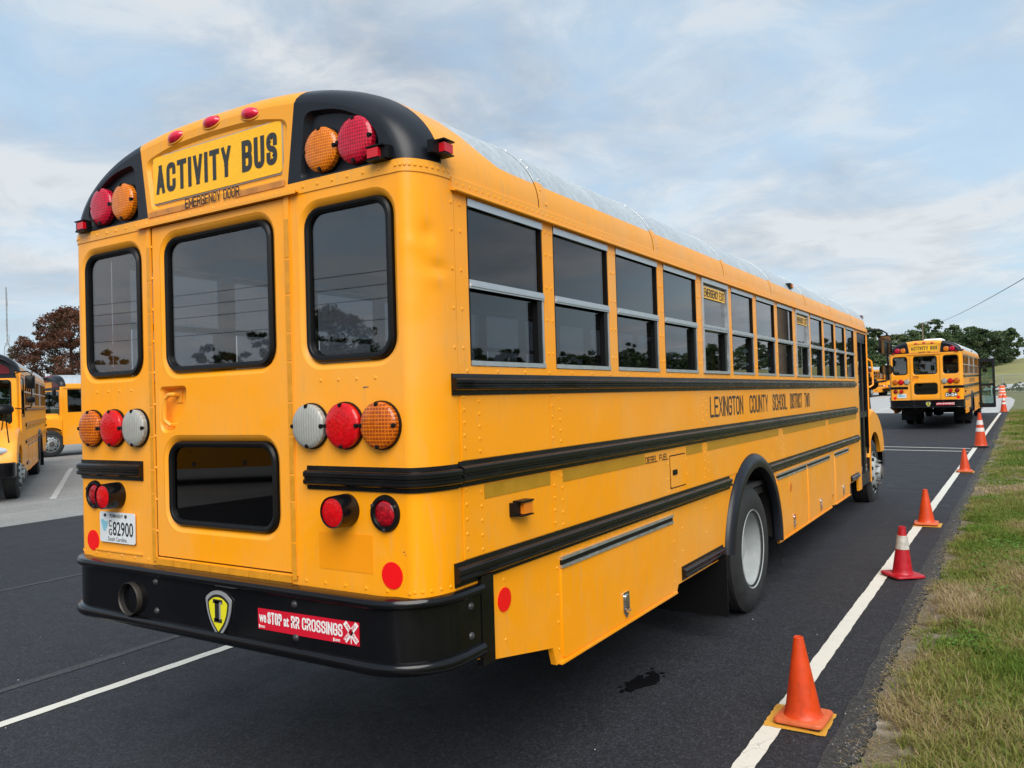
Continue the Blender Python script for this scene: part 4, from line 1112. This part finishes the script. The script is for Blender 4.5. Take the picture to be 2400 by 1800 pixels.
def strip(name, pts, wd, mat, parent, z=.004, seg=.25, rag=.006, seed=1):
    """painted line with slightly ragged edges"""
    (x0, y0), (x1, y1) = pts; L = math.hypot(x1 - x0, y1 - y0); n = max(2, int(L / seg)); ux, uy = (x1 - x0) / L, (y1 - y0) / L
    rg = np.random.default_rng(seed); l = []
    for k in range(n + 1):
        t = k / n; a, b = rg.uniform(-rag, rag, 2)
        px, py = x0 + (x1 - x0) * t, y0 + (y1 - y0) * t
        l.append([(px - uy * (wd / 2 + a), py + ux * (wd / 2 + a), z), (px + uy * (wd / 2 + b), py - ux * (wd / 2 + b), z)])
    return MB().loft(l, False).build(name, mat, parent, smooth=False)


asphalt('asphalt_seam', (.040, .041, .045), (.048, .049, .054), (.09, .09, .095))
simple('wet', (.005, .005, .006), .35)
LX = lambda y: 1.872 + .0124 * y
for i, (a, b) in enumerate(((-30, 2.166), (2.44, 44.4))): strip('painted_line', [(LX(a), a), (LX(b), b)], .104, 'line_white', lot, seg=.05 if b < 10 else .08, rag=.0035, seed=i + 2)
strip('painted_line', [(-2.33, -12), (-2.10, 9)], .092, 'line_white', lot, seg=.08, rag=.004, seed=5)
strip('painted_line', [(-3.4, 23.05), (2.06, 21.80)], .10, 'line_white', lot, seed=6); strip('painted_line', [(-3.4, 21.75), (2.06, 20.88)], .10, 'line_white', lot, seed=7)
strip('pavement_seam', [(-2.86, -12), (-2.80, 9)], .09, 'asphalt_seam', lot, seg=.2, rag=.008, seed=8)
strip('pavement_seam', [(-6.3, -12), (-5.6, 30)], .07, 'asphalt_seam', lot, seg=.2, rag=.008, seed=9)
strip('painted_line', [(-22.4, 11.75), (-14.22, 6.80)], .12, 'line_old', old, z=.0, rag=.012, seed=10)
strip('painted_line', [(-25.4, 5.75), (-17.2, .80)], .12, 'line_old', old, z=.0, rag=.012, seed=11)
strip('painted_line', [(-19.2, 17.5), (-11.5, 12.9)], .12, 'line_old', old, z=.0, rag=.012, seed=12)
es = MB(); es.loft([[(edge(y) - .145 + (vnoise(np.array([y]), np.array([0.]), 3., 9)[0] - .5) * .03, y, .004), (edge(y) + w_ - .004, y, .004)] for y, w_ in zip(ys, wob)], False); es.build('pavement_margin', 'asphalt_edge', lot, smooth=False)
for (x, y), h_ in (((2.012, 2.31), .166), ((2.085, 9.25), .16), ((2.20, 15.9), .16)):
    rg = np.random.default_rng(int(y * 10)); q = []
    for a, b in (((-1, -1), (1, -1)), ((1, -1), (1, 1)), ((1, 1), (-1, 1)), ((-1, 1), (-1, -1))):
        for t in np.linspace(0, 1, 14, endpoint=False): q.append((x + h_ * (a[0] + (b[0] - a[0]) * t) + rg.uniform(-.004, .004), y + h_ * (a[1] + (b[1] - a[1]) * t) + rg.uniform(-.004, .004)))
    MB().plate(q, [], .002, lambda a, b, d: (a, b, .008 - d)).build('painted_square', 'square_yellow', lot, smooth=False)
rg = np.random.default_rng(4); stn = MB()
for n_, (bx, by, br_, el) in enumerate([(.97, 2.36, .07, 1.5), (1.02, 2.47, .075, 1.3), (.94, 2.52, .05, 1.8), (1.03, 2.62, .06, 1.4), (.98, 2.70, .04, 1.2), (1.08, 2.55, .03, 1), (.90, 2.40, .03, 1), (1.06, 2.74, .022, 1), (.95, 2.80, .016, 1), (.88, 2.3, .018, 1), (1.10, 2.68, .014, 1), (.93, 2.22, .022, 1.6)]):
    bl = []
    for k in range(26):
        a = 2 * math.pi * k / 26; r = br_ * (1 + .22 * math.sin(3 * a + n_) + rg.uniform(-.16, .16)); bl.append((.985 + (bx - .985) * .8 + .75 * r * math.cos(a), 2.48 + (by - 2.5) * .8 + .75 * r * el * math.sin(a)))
    stn.plate(bl, [], .001, lambda a, b, d, n_=n_: (a, b, .004 + n_ * .0002 - d), back=False)
tag(stn.build('wet_stain', 'wet', lot, smooth=False), kind='stuff')
# rise of the land beyond the fence
hx, hy = np.meshgrid(np.linspace(-20, 320, 70), np.linspace(92, 420, 60), indexing='ij')
sm = lambda a: np.clip(a, 0, 1) ** 2 * (3 - 2 * np.clip(a, 0, 1))
hz_ = -.3 + 5.2 * sm((hy - 94) / 75) * sm((hx + 18) / 24) + .4 * (vnoise(hx, hy, .05, 8) - .5)
hb = MB(); hb.loft([[(hx[i, j], hy[i, j], hz_[i, j]) for j in range(60)] for i in range(70)], False); tag(hb.build('hill', 'field'), kind='structure')
rd = MB(); L = []
for k in range(24):
    t = k / 23; x = -1 + 60 * t; y = 104 + 20 * math.sin(t * 2.2)
    zf = lambda xx, yy: -.3 + 5.2 * float(sm((yy - 94) / 75) * sm((xx + 18) / 24)) + .16
    L.append([(x, y, zf(x, y)), (x, y + 7, zf(x, y + 7))])
rd.loft(L, False); tag(rd.build('hill_road', 'concrete'), kind='structure')

# ------------------------------------------------------------------ buses
S_TILT = .011
main = build_bus(); main.location = (0, .0003, .0506); main.rotation_euler = (-S_TILT, 0, 0)
tag(main, 'large yellow school bus nearest the viewer with a dented rear corner', 'school bus', 'school buses on the lot')
FAR = ('rivets', 'seat', 'number_card', 'fuel_door', 'number_plate', 'bare_patch', 'wet', 'plate_ledge')
busB = copy_tree(main, None, FAR + ('entrance_door',)); busB.location = (.34, 30.3, 0); busB.rotation_euler = (0, 0, R(-.8))
tag(busB, 'yellow school bus ahead with its black-framed entrance door standing open', 'school bus')
dl = link('entrance_door', None, busB)
for k, (y0, off) in enumerate(((10.05, 0), (10.80, 0))):
    mp = lambda a, b, d, y0=y0: (1.2 + a, y0 + d, b)
    lf = MB().plate([(.0, .43), (.62, .43), (.62, 2.66), (.0, 2.66)], [rrect(.07, .55, .60, 1.42, .02, 3), rrect(.07, .55, 1.52, 2.52, .02, 3)], .04, mp).build('door_leaf', 'black_cap', dl)
    for z0, z1 in ((.58, 1.44), (1.50, 2.54)): MB().plate([(.06, z0), (.56, z0), (.56, z1), (.06, z1)], [], .005, lambda a, b, d, y0=y0: (1.2 + a, y0 + .018 + d, b)).build('pane', 'glass_clear', lf)
np_ = MB().plate(rrect(-.945, -.641, 1.170, 1.325, .012, 3), [], .004, rear(.012)).build('number_plate', 'plate_white', busB)
MB().plate([(-.90, 1.215), (-.69, 1.215), (-.69, 1.27), (-.90, 1.27)], [], .001, rear(.0134)).build('plate_print', 'plate_blue', np_)
fp = MB().plate(rrect(.62, 1.0, 1.19, 1.335, .006, 2), [], .004, rear(.006)).build('fleet_number', 'lettering', busB)
text(MB(), 'D-24', .635, 1.205, .35, .11, rear(.0068), .05).build('lettering', 'white', fp)
rh = MB(); rh.loft([[(x * k, 1.6 + y * k2, z) for x, y in rrect(-.12, .52, -.5, .5, .1, 3)] for k, k2, z in ((1.05, 1.05, 3.20), (1.0, 1.0, 3.32), (.9, .92, 3.345))], True, 0, False, True); rh.build('roof_hatch', 'white', busB)
# buses parked nose-out on the left
busC = copy_tree(main, None, FAR); busC.location = (-25.80, 11.44, 0); busC.rotation_euler = (0, 0, R(-120.2))
tag(busC, 'yellow school bus at the left picture edge, headlamp and black mirrors towards the viewer', 'school bus')
busD = copy_tree(main, None, FAR); busD.location = (-28.8, 26.1, 0); busD.rotation_euler = (0, 0, R(173))
tag(busD, 'yellow school bus parked behind the leftmost one, seen from its front wheel side', 'school bus')
busE = copy_tree(main, None, FAR); busE.location = (-10.2, 100.0, 0); busE.rotation_euler = (0, 0, R(177))
tag(busE, 'distant yellow school bus facing the viewer beyond the front wheel of the large bus', 'school bus')
busF = copy_tree(main, None, FAR); busF.location = (-7.2, 106.5, 0); busF.rotation_euler = (0, 0, R(175))
busG = copy_tree(main, None, FAR); busG.location = (-20.2, -7.7, 0); busG.rotation_euler = (0, 0, R(-135))  # unseen bus added behind the camera for window reflections, in place of a truck
tag(busG, 'added yellow school bus behind the camera, standing in for the truck mirrored in the rear windows', 'school bus', 'school buses on the lot')
tag(busF, 'hindmost yellow school bus facing the viewer, half hidden by the bus ahead', 'school bus')
for b_ in (busB, busC, busD, busE, busF): b_['group'] = 'school buses on the lot'


# ------------------------------------------------------------------ cones and barrel
def cone(label, loc, h, base, rb, rt, mb_, mbase, rz=0.0, collars=(), foot=False, tilt=(0, 0)):
    t = thing('traffic_cone', label, 'traffic cone', loc, (tilt[0], tilt[1], rz), 'traffic cones along the white line')
    bt = .035 if h < .6 else .05
    b = MB(); lo = []
    for k, z in ((.97, .012), (1.0, .016), (1.0, bt - .006), (.97, bt), (.80, bt + .002)): lo.append([(x * k, y * k, z) for x, y in rrect(-base / 2, base / 2, -base / 2, base / 2, base * .12, 4)])
    b.loft(lo, True, 0, True, True); b.build('cone_base', mbase, t)
    f = MB()
    for sx in (-1, 1):
        for sy in (-1, 1): f.box((sx * base * .34, sy * base * .34, .008), (base * .2, base * .2, .016))
    f.build('cone_feet', 'cone_foot', t)
    rr = lambda z: rb + (rt - rb) * (z - bt) / (h - bt)
    pr = [(rr(bt) * 1.10, bt - .002), (rr(bt) * 1.03, bt + .008), (rr(bt + .02), bt + .02)] + [(rr(z), z) for z in np.linspace(bt + .05, h - .012, 9)]
    pr += [(rt * 1.06, h - .012), (rt * 1.06, h - .004), (rt * .92, h), (rt * .7, h - .004), (rt * .68, h - .05), (rt * 1.2, h - .2)]
    bd = MB().lathe(pr, 'z', 32).build('cone_body', mb_, t)
    for z0, z1, m in collars: MB().lathe([(rr(z0) + .001, z0), (rr(z0) + .0035, z0), (rr(z1) + .0035, z1), (rr(z1) + .001, z1)], 'z', 32).build('collar', m, t)
    return t


cone('plain orange cone nearest the viewer, on a yellow painted square', (2.035, 2.300, .009), .470, .268, .100, .026, 'cone_orange', 'cone_base', R(-4), tilt=(0, R(-1.5)))
cone('dark red cone with a dull grey collar, its base turned askew', (2.125, 6.15, .004), .485, .30, .092, .030, 'cone_red', 'cone_red', R(40), [(.27, .40, 'cone_collar')], tilt=(R(1), R(1)))
cone('plain orange cone just past the red one', (2.07, 9.26, .009), .455, .28, .100, .026, 'cone_orange', 'cone_base', R(2))
cone('plain orange cone between the large bus and the tall striped cone', (2.197, 15.88, .009), .460, .28, .100, .026, 'cone_orange', 'cone_base', R(6))
cone('tall orange cone with two pale bands where the double line meets the edge line', (2.27, 22.25, .004), .92, .36, .155, .034, 'cone_orange', 'cone_foot', R(5), [(.60, .72, 'cone_white'), (.42, .52, 'cone_white')])
cone('tall orange cone with pale bands beside the open door of the bus ahead', (2.56, 44.9, -.003), .92, .36, .155, .034, 'cone_orange', 'cone_foot', R(12), [(.60, .74, 'cone_white'), (.42, .52, 'cone_white')])
tb = thing('traffic_barrel', 'orange drum barrel with pale bands at the edge of the far pavement', 'traffic barrel', (2.15, 74.6, -.006))
MB().lathe([(0, .99), (.17, .99), (.19, .97), (.20, .93), (.215, .92), (.225, .66), (.235, .65), (.245, .42), (.255, .41), (.265, .12), (.32, .10), (.33, .02), (.32, 0)], 'z', 24).build('drum', 'barrel_orange', tb)
for z0, z1, r_ in ((.70, .80, .226), (.47, .57, .246), (.22, .32, .266)): MB().lathe([(r_, z0), (r_, z1)], 'z', 24).build('band', 'cone_white', tb)

# ------------------------------------------------------------------ fence, poles, mast
fnc = thing('chain_link_fence', 'grey chain link fence across the grass below the hill', 'fence', (0, 0, 0))
fx = np.arange(-4, 62, 3.0); fp_ = [(x, 90 + .05 * x, 0) for x in fx]
ps = None
for x, y, z in fp_:
    if ps is None: ps = MB().tube([(0, 0, -.1), (0, 0, 1.85)], .04, 8).build('post', 'galvanised', fnc, (x, y, z))
    else: link('post', ps.data, fnc, (x, y, z))
MB().tube([(p[0], p[1], 1.82) for p in fp_], .028, 6).build('top_rail', 'galvanised', fnc)
m_, t_, b_ = new_mat('chain_link'); t_.l.new(t_.n['Principled BSDF'].outputs[0], t_.n['Material Output'].inputs[0]); b_.inputs['Base Color'].default_value = (.36, .37, .38, 1); b_.inputs['Metallic'].default_value = .5; b_.inputs['Alpha'].default_value = .16
MB().loft([[(p[0], p[1], .03), (p[0], p[1], 1.80)] for p in fp_], False).build('mesh_fabric', 'chain_link', fnc)
pst = thing('marker_post', 'short white post in the grass before the fence', 'post', (1.2, 84, 0)); MB().lathe([(0, 1.1), (.05, 1.08), (.06, 0)], 'z', 8).build('shaft', 'white', pst)


def pole(label, loc, h, r, arm=True, light=False):
    t = thing('utility_pole', label, 'utility pole', loc, group='utility poles')
    MB().tube([(0, 0, -.2), (0, 0, h * .5), (0, 0, h)], [r, r * .85, r * .65], 12).build('shaft', 'wood', t)
    if arm:
        m = MB(); m.box((0, 0, h - .5), (2.0, .1, .12)); m.build('crossarm', 'wood', t)
        m = MB()
        for x in (-.9, -.4, .4, .9): m.lathe([(0, .2), (.04, .17), (.05, .05), (.02, 0)], 'z', 8, (x, 0, h - .44))
        m.build('insulator', 'steel_dark', t)
    if light:
        m = MB(); m.tube([(0, 0, h - .3), (.5, -.3, h + .1), (.9, -.5, h + .1)], .04, 6); m.box((1.0, -.55, h + .08), (.5, .25, .14)); m.build('lamp_head', 'galvanised', t)
    return t


def wire(label, a, b, sag, r=.012):
    a, b = Vector(a), Vector(b); pts = []
    for k in range(17):
        t = k / 16; p = a.lerp(b, t); p.z -= sag * 4 * t * (1 - t); pts.append(p)
    o = MB().tube(pts, r, 4).build('power_line', 'rubber'); tag(o, label, 'power line', 'overhead wires'); return o


pole('weathered wooden pole with a lamp rising over the far trees', (-7.2, 118, 0), 9.2, .14, False, True)
pole('stout wooden pole mirrored in the side windows of the large bus', (4.7, 20.6, 0), 9.5, .17)
wire('thin overhead wire slanting down to the far wooden pole', (4.7, 20.6, 5.0), (-7.2, 118, 8.8), .5, .014)
for k, (z0, yy) in enumerate(((7.6, -24), (8.3, -24.4), (9.0, -24.8), (6.6, -23.6))):
    wire(('second lowest', 'third', 'topmost', 'lowest')[k] + ' of the four wires mirrored in the rear windows of the large bus', (-60, yy, z0), (45, yy - 2, z0), .8, .02)
pole('wooden pole with a crossarm mirrored in the rear windows', (-14, -24.4, 0), 9.6, .16)
wire('thin overhead wire passing before the rust brown tree', (-130, 62, 8.3), (-42, 68, 8.5), .6, .02)
wire('lower overhead wire running behind the leftmost bus', (-140, 30, 7.6), (-40, 82, 5.6), .6, .02)
mast = thing('radio_mast', 'thin grey lattice radio mast in the sky above the leftmost bus', 'radio mast', (-312, 150, 0))
lg = MB()
for k in range(3):
    a = k * 2.094; lg.tube([(1.9 * math.cos(a), 1.9 * math.sin(a), 0), (1.1 * math.cos(a), 1.1 * math.sin(a), 25), (.22 * math.cos(a), .22 * math.sin(a), 27)], .12, 5)
    lg.tube([(.22 * math.cos(a), .22 * math.sin(a), 26), (.16 * math.cos(a), .16 * math.sin(a), 47)], .10, 5)
lg.build('leg', 'galvanised', mast)
br = MB()
for k in range(24):
    z = 2 + k * 1.9
    r_ = 1.9 - .8 * z / 25 if z < 25 else .2
    for j in range(3):
        a, b = j * 2.094, (j + 1) * 2.094; br.tube([(r_ * math.cos(a), r_ * math.sin(a), z), (r_ * math.cos(b), r_ * math.sin(b), z + 1.7)], .05, 4)
br.build('brace', 'galvanised', mast)
an = MB()
for z, x in ((40, .6), (33, -.7), (31.5, -.7), (43, .5), (27, 1.3)): an.tube([(0, 0, z), (x, 0, z), (x, 0, z + 2.6)], .09, 5)
an.build('antenna', 'galvanised', mast)

# ------------------------------------------------------------------ trees
make_tree('pine_tree', 'tall tree with dying rust brown foliage beyond the parked buses', 'tree', (-66.8, 36.6, 0), 10.4, 4.3, 2.0, 260, 130, .105, 'leaf_rust', 21, .85, .15, 5, limbs=16)
make_tree('broadleaf_tree', 'low green tree at the foot of the rust brown tree', 'tree', (-61.5, 36.5, 0), 5.0, 3.0, .6, 60, 90, .16, 'leaf_green', 22)
make_tree('broadleaf_tree', 'dark round-crowned tree over the roof of the bus ahead', 'tree', (-1.6, 152, 0), 9.3, 4.2, 1.2, 210, 80, .20, 'leaf_dark', 23, .9, .17, 5)
make_tree('broadleaf_tree', 'thin open-crowned tree beside the dark round tree', 'tree', (-7.4, 150, 0), 9.4, 2.6, 3.5, 34, 45, .22, 'leaf_green', 24)
make_tree('broadleaf_tree', 'big leafy tree mirrored in the right rear window', 'tree', (-37, -38, 0), 8.8, 3.6, 1.5, 120, 80, .14, 'leaf_dark', 25, .9, .2, 4)


def woodland(name, label, spots, leaf, mat, seed, per=34, ncl=26):
    rng = np.random.default_rng(seed); Vs, T = [], []
    for x, y, z, h, r in spots:
        P, tn = crown_points(rng, h * .08, h, r, ncl, per, .9, .20, 4)
        Vs.append(leaf_quads(P + (x, y, z), leaf, rng)); T.append(np.clip(tn + rng.normal(0, .12), 0, 1))
    o = np_mesh(name, np.concatenate(Vs), 4, mat, np.concatenate(T)); tag(o, label, kind='stuff'); return o


rg = np.random.default_rng(31)
sp = [(x + rg.uniform(-1, 1), 166 + rg.uniform(-7, 7), 0, rg.uniform(10.2, 13.2), rg.uniform(2.6, 3.8)) for x in np.arange(-70, -6, 1.9)]
sp += [(x + rg.uniform(-1, 1), 157 + rg.uniform(-3, 3), 0, rg.uniform(4, 6.5), rg.uniform(2.2, 3.2)) for x in np.arange(-60, -5, 2.6)]
woodland('woodland', 'dense green wood beyond the far pavement', sp, .30, 'leaf_green', 32, 34, 62)
sp = [(x + rg.uniform(-2, 2), 225 + rg.uniform(-12, 12), 4.8, rg.uniform(6.2, 8.8), rg.uniform(2.8, 4.2)) for x in np.arange(-30, 130, 2.4)]
woodland('woodland', 'distant treeline on the crest of the grassy hill', sp, .36, 'leaf_green', 33, 34, 40)
sp = [(x + rg.uniform(-1, 1), 95.5 + .05 * x + rg.uniform(-1.2, 2.2), .0, rg.uniform(.5, 1.3), rg.uniform(.5, 1.1)) for x in np.arange(-6, 62, .9)]
woodland('brush', 'rough weeds and low brush growing behind the chain link fence', sp, .10, 'leaf_green', 35, 18, 12)
sp = []
for x in np.arange(-160, 130, 4.2): sp.append((x, -78 + rg.uniform(-8, 8), 0, rg.uniform(7, 12) * (1.25 if rg.random() < .2 else 1), rg.uniform(2.8, 4.8)))
for y in np.arange(-70, 250, 4.2): sp.append((74 + rg.uniform(-7, 7), y, 0, rg.uniform(6.5, 10) * (1.3 if rg.random() < .15 else 1), rg.uniform(2.8, 4.8)))
for y in np.arange(-70, 190, 4.4): sp.append((-150 + rg.uniform(-9, 9), y, 0, rg.uniform(6, 9), rg.uniform(3, 4.8)))
for x in np.arange(-150, -70, 4.0): sp.append((x, 172 + rg.uniform(-8, 8), 0, rg.uniform(8, 12), rg.uniform(3, 4.5)))
woodland('woodland', 'belt of trees round the lot', sp, .36, 'leaf_dark', 34, 60, 24)

# ------------------------------------------------------------------ grass verge
def blades(name, label, nt, per, x0, x1, y0, y1, hmin, hmax, wd, seed, dens, spread=.03):
    """tufts of grass: blades leaning out of shared centres"""
    rng = np.random.default_rng(seed)
    ty = y0 + (y1 - y0) * rng.random(nt); tx = edge(ty) + x0 + (x1 - x0) * rng.random(nt)
    keep = rng.random(nt) < dens(tx, ty, tx - edge(ty)); tx, ty = tx[keep], ty[keep]; nt = len(tx); td = tx - edge(ty)
    tdry = .29 + 1.0 * (vnoise(tx, ty, 1.9, 41) - .5) + .7 * (vnoise(tx, ty, .6, 42) - .5) + rng.normal(0, .13, nt) + .22 * np.exp(-np.maximum(td, 0) / .25)
    th = (.35 + .95 * vnoise(tx, ty, 1.6, 43)) * rng.uniform(.7, 1.35, nt) * np.clip(.6 + td * 1.2, .55, 1)
    ix = np.repeat(np.arange(nt), per); n = len(ix); a = rng.random(n) * 6.283; rr = np.abs(rng.normal(0, spread, n))
    dx, dy = np.cos(a), np.sin(a); x = tx[ix] + dx * rr; y = ty[ix] + dy * rr
    dry = np.clip(tdry[ix] + rng.normal(0, .15, n), 0, 1); h = rng.uniform(hmin, hmax, n) * th[ix]
    a2 = a + rng.normal(0, .7, n); dx, dy = np.cos(a2), np.sin(a2); ln = rng.uniform(.25, 1.2, n) * h
    px, py = -dy * wd / 2 * rng.uniform(.6, 1.5, n), dx * wd / 2 * rng.uniform(.6, 1.5, n)
    b0 = np.stack([x, y, np.full(n, -.013)], 1); w0 = np.stack([px, py, 0 * px], 1)
    m = b0 + np.stack([dx * ln * .35, dy * ln * .35, h * .62], 1); tp = b0 + np.stack([dx * ln, dy * ln, h * rng.uniform(.75, 1., n)], 1)
    q1 = np.stack([b0 - w0, b0 + w0, m + w0 * .85, m - w0 * .85], 1); q2 = np.stack([m - w0 * .85, m + w0 * .85, tp + w0 * .12, tp - w0 * .12], 1)
    V = np.concatenate([q1.reshape(-1, 3), q2.reshape(-1, 3)]); o = np_mesh(name, V, 4, 'grass', np.concatenate([dry, dry])); tag(o, label, kind='stuff'); return o


def dens(x, y, d):
    n = vnoise(x, y, 2.6, 51) * .6 + vnoise(x, y, 7.5, 52) * .4
    t = np.clip(d / .30, 0, 1)
    return np.clip((n - .50 + .55 * t) * 2.6, .0, 1) * np.clip(.5 + d / .06, .12, 1)


blades('grass', 'patchy short grass along the pavement edge', 15500, 15, -.04, 1.35, -1.5, 12, .028, .10, .0048, 61, dens)
blades('grass', 'grass verge further along the pavement', 12000, 9, -.03, 1.8, 12, 48, .03, .10, .009, 62, dens, .05)
blades('grass', 'grass of the wider verge', 9000, 8, 1.35, 7, -4, 30, .05, .13, .010, 63, lambda x, y, d: .3 + .7 * vnoise(x, y, 1.5, 53), .05)
rng = np.random.default_rng(71); C, T = [], []
for k in range(1000):
    y = -1 + 13 * rng.random() ** 1.1; d = .28 + 1.1 * rng.random()
    if vnoise(np.array([edge(y) + d]), np.array([y]), 1.4, 72)[0] < .50: continue
    m = rng.integers(8, 22); p = rng.normal(size=(m, 3)) * (.045, .045, .012) + (edge(y) + d, y, .03 + .02 * rng.random()); C.append(p); T.append(np.clip(rng.normal(.5, .2) + rng.normal(0, .15, m), 0, 1))
C = np.concatenate(C); T = np.concatenate(T)
tag(np_mesh('weeds', leaf_quads(C, .019, rng, .6), 4, 'weed', T), 'bright green broad-leaved weeds among the grass', kind='stuff')

n = 32000; y = -1.5 + 20 * rng.random(n) ** 1.2; d = -.06 + .75 * rng.random(n) ** 1.5; x = edge(y) + d
keep = rng.random(n) < np.clip(1.2 * vnoise(x, y, 3.3, 81) - .1, 0, 1) * np.clip(.25 + (d + .06) / .12, 0, 1); x, y = x[keep], y[keep]; n = len(x)
a = rng.random(n) * 6.283; L_ = rng.uniform(.012, .045, n); dx, dy = np.cos(a) * L_, np.sin(a) * L_; wx, wy = -np.sin(a) * .0013, np.cos(a) * .0013; z0 = rng.uniform(-.010, .006, n); z1 = z0 + rng.uniform(-.002, .012, n)
on = x < edge(y) + .03; z0 = np.where(on, .006, z0); z1 = np.where(on, .008, z1)
V = np.stack([np.stack([x - dx - wx, y - dy - wy, z0], 1), np.stack([x - dx + wx, y - dy + wy, z0], 1), np.stack([x + dx + wx, y + dy + wy, z1], 1), np.stack([x + dx - wx, y + dy - wy, z1], 1)], 1).reshape(-1, 3)
tag(np_mesh('thatch', V, 4, 'grass', np.clip(rng.normal(.80, .14, n), 0, 1)), 'dry straw littering the pavement edge', kind='stuff')
simple('gravel', (.24, .225, .20), .9, var=.35, vscale=30)
n = 3800; y = -1.5 + 16 * rng.random(n) ** 1.1; d = rng.normal(.05, .07, n); x = edge(y) + d; r_ = rng.uniform(.0015, .006, n); z = np.where(d < .02, .004, -.011)
O = np.array([(1, 0, 0), (0, 1, 0), (-1, 0, 0), (0, -1, 0), (0, 0, .8)]); Tn = [(0, 1, 4), (1, 2, 4), (2, 3, 4), (3, 0, 4)]
c = np.stack([x, y, z], 1); V = np.concatenate([np.stack([c + O[i] * r_[:, None] * rng.uniform(.7, 1.3, (n, 1)) for i in t_], 1).reshape(-1, 3) for t_ in Tn])
tag(np_mesh('gravel', V, 3, 'gravel'), 'fine pale grit along the pavement edge', kind='stuff')
n = 110; x = rng.uniform(-4, 2.3, n); y = rng.uniform(-1, 22, n); r_ = rng.uniform(.0015, .0045, n); c = np.stack([x, y, np.full(n, .002)], 1)
V = np.concatenate([np.stack([c + O[i] * r_[:, None] for i in t_], 1).reshape(-1, 3) for t_ in Tn])
tag(np_mesh('gravel', V, 3, 'white'), 'scattered white specks of grit on the dark asphalt', kind='stuff')
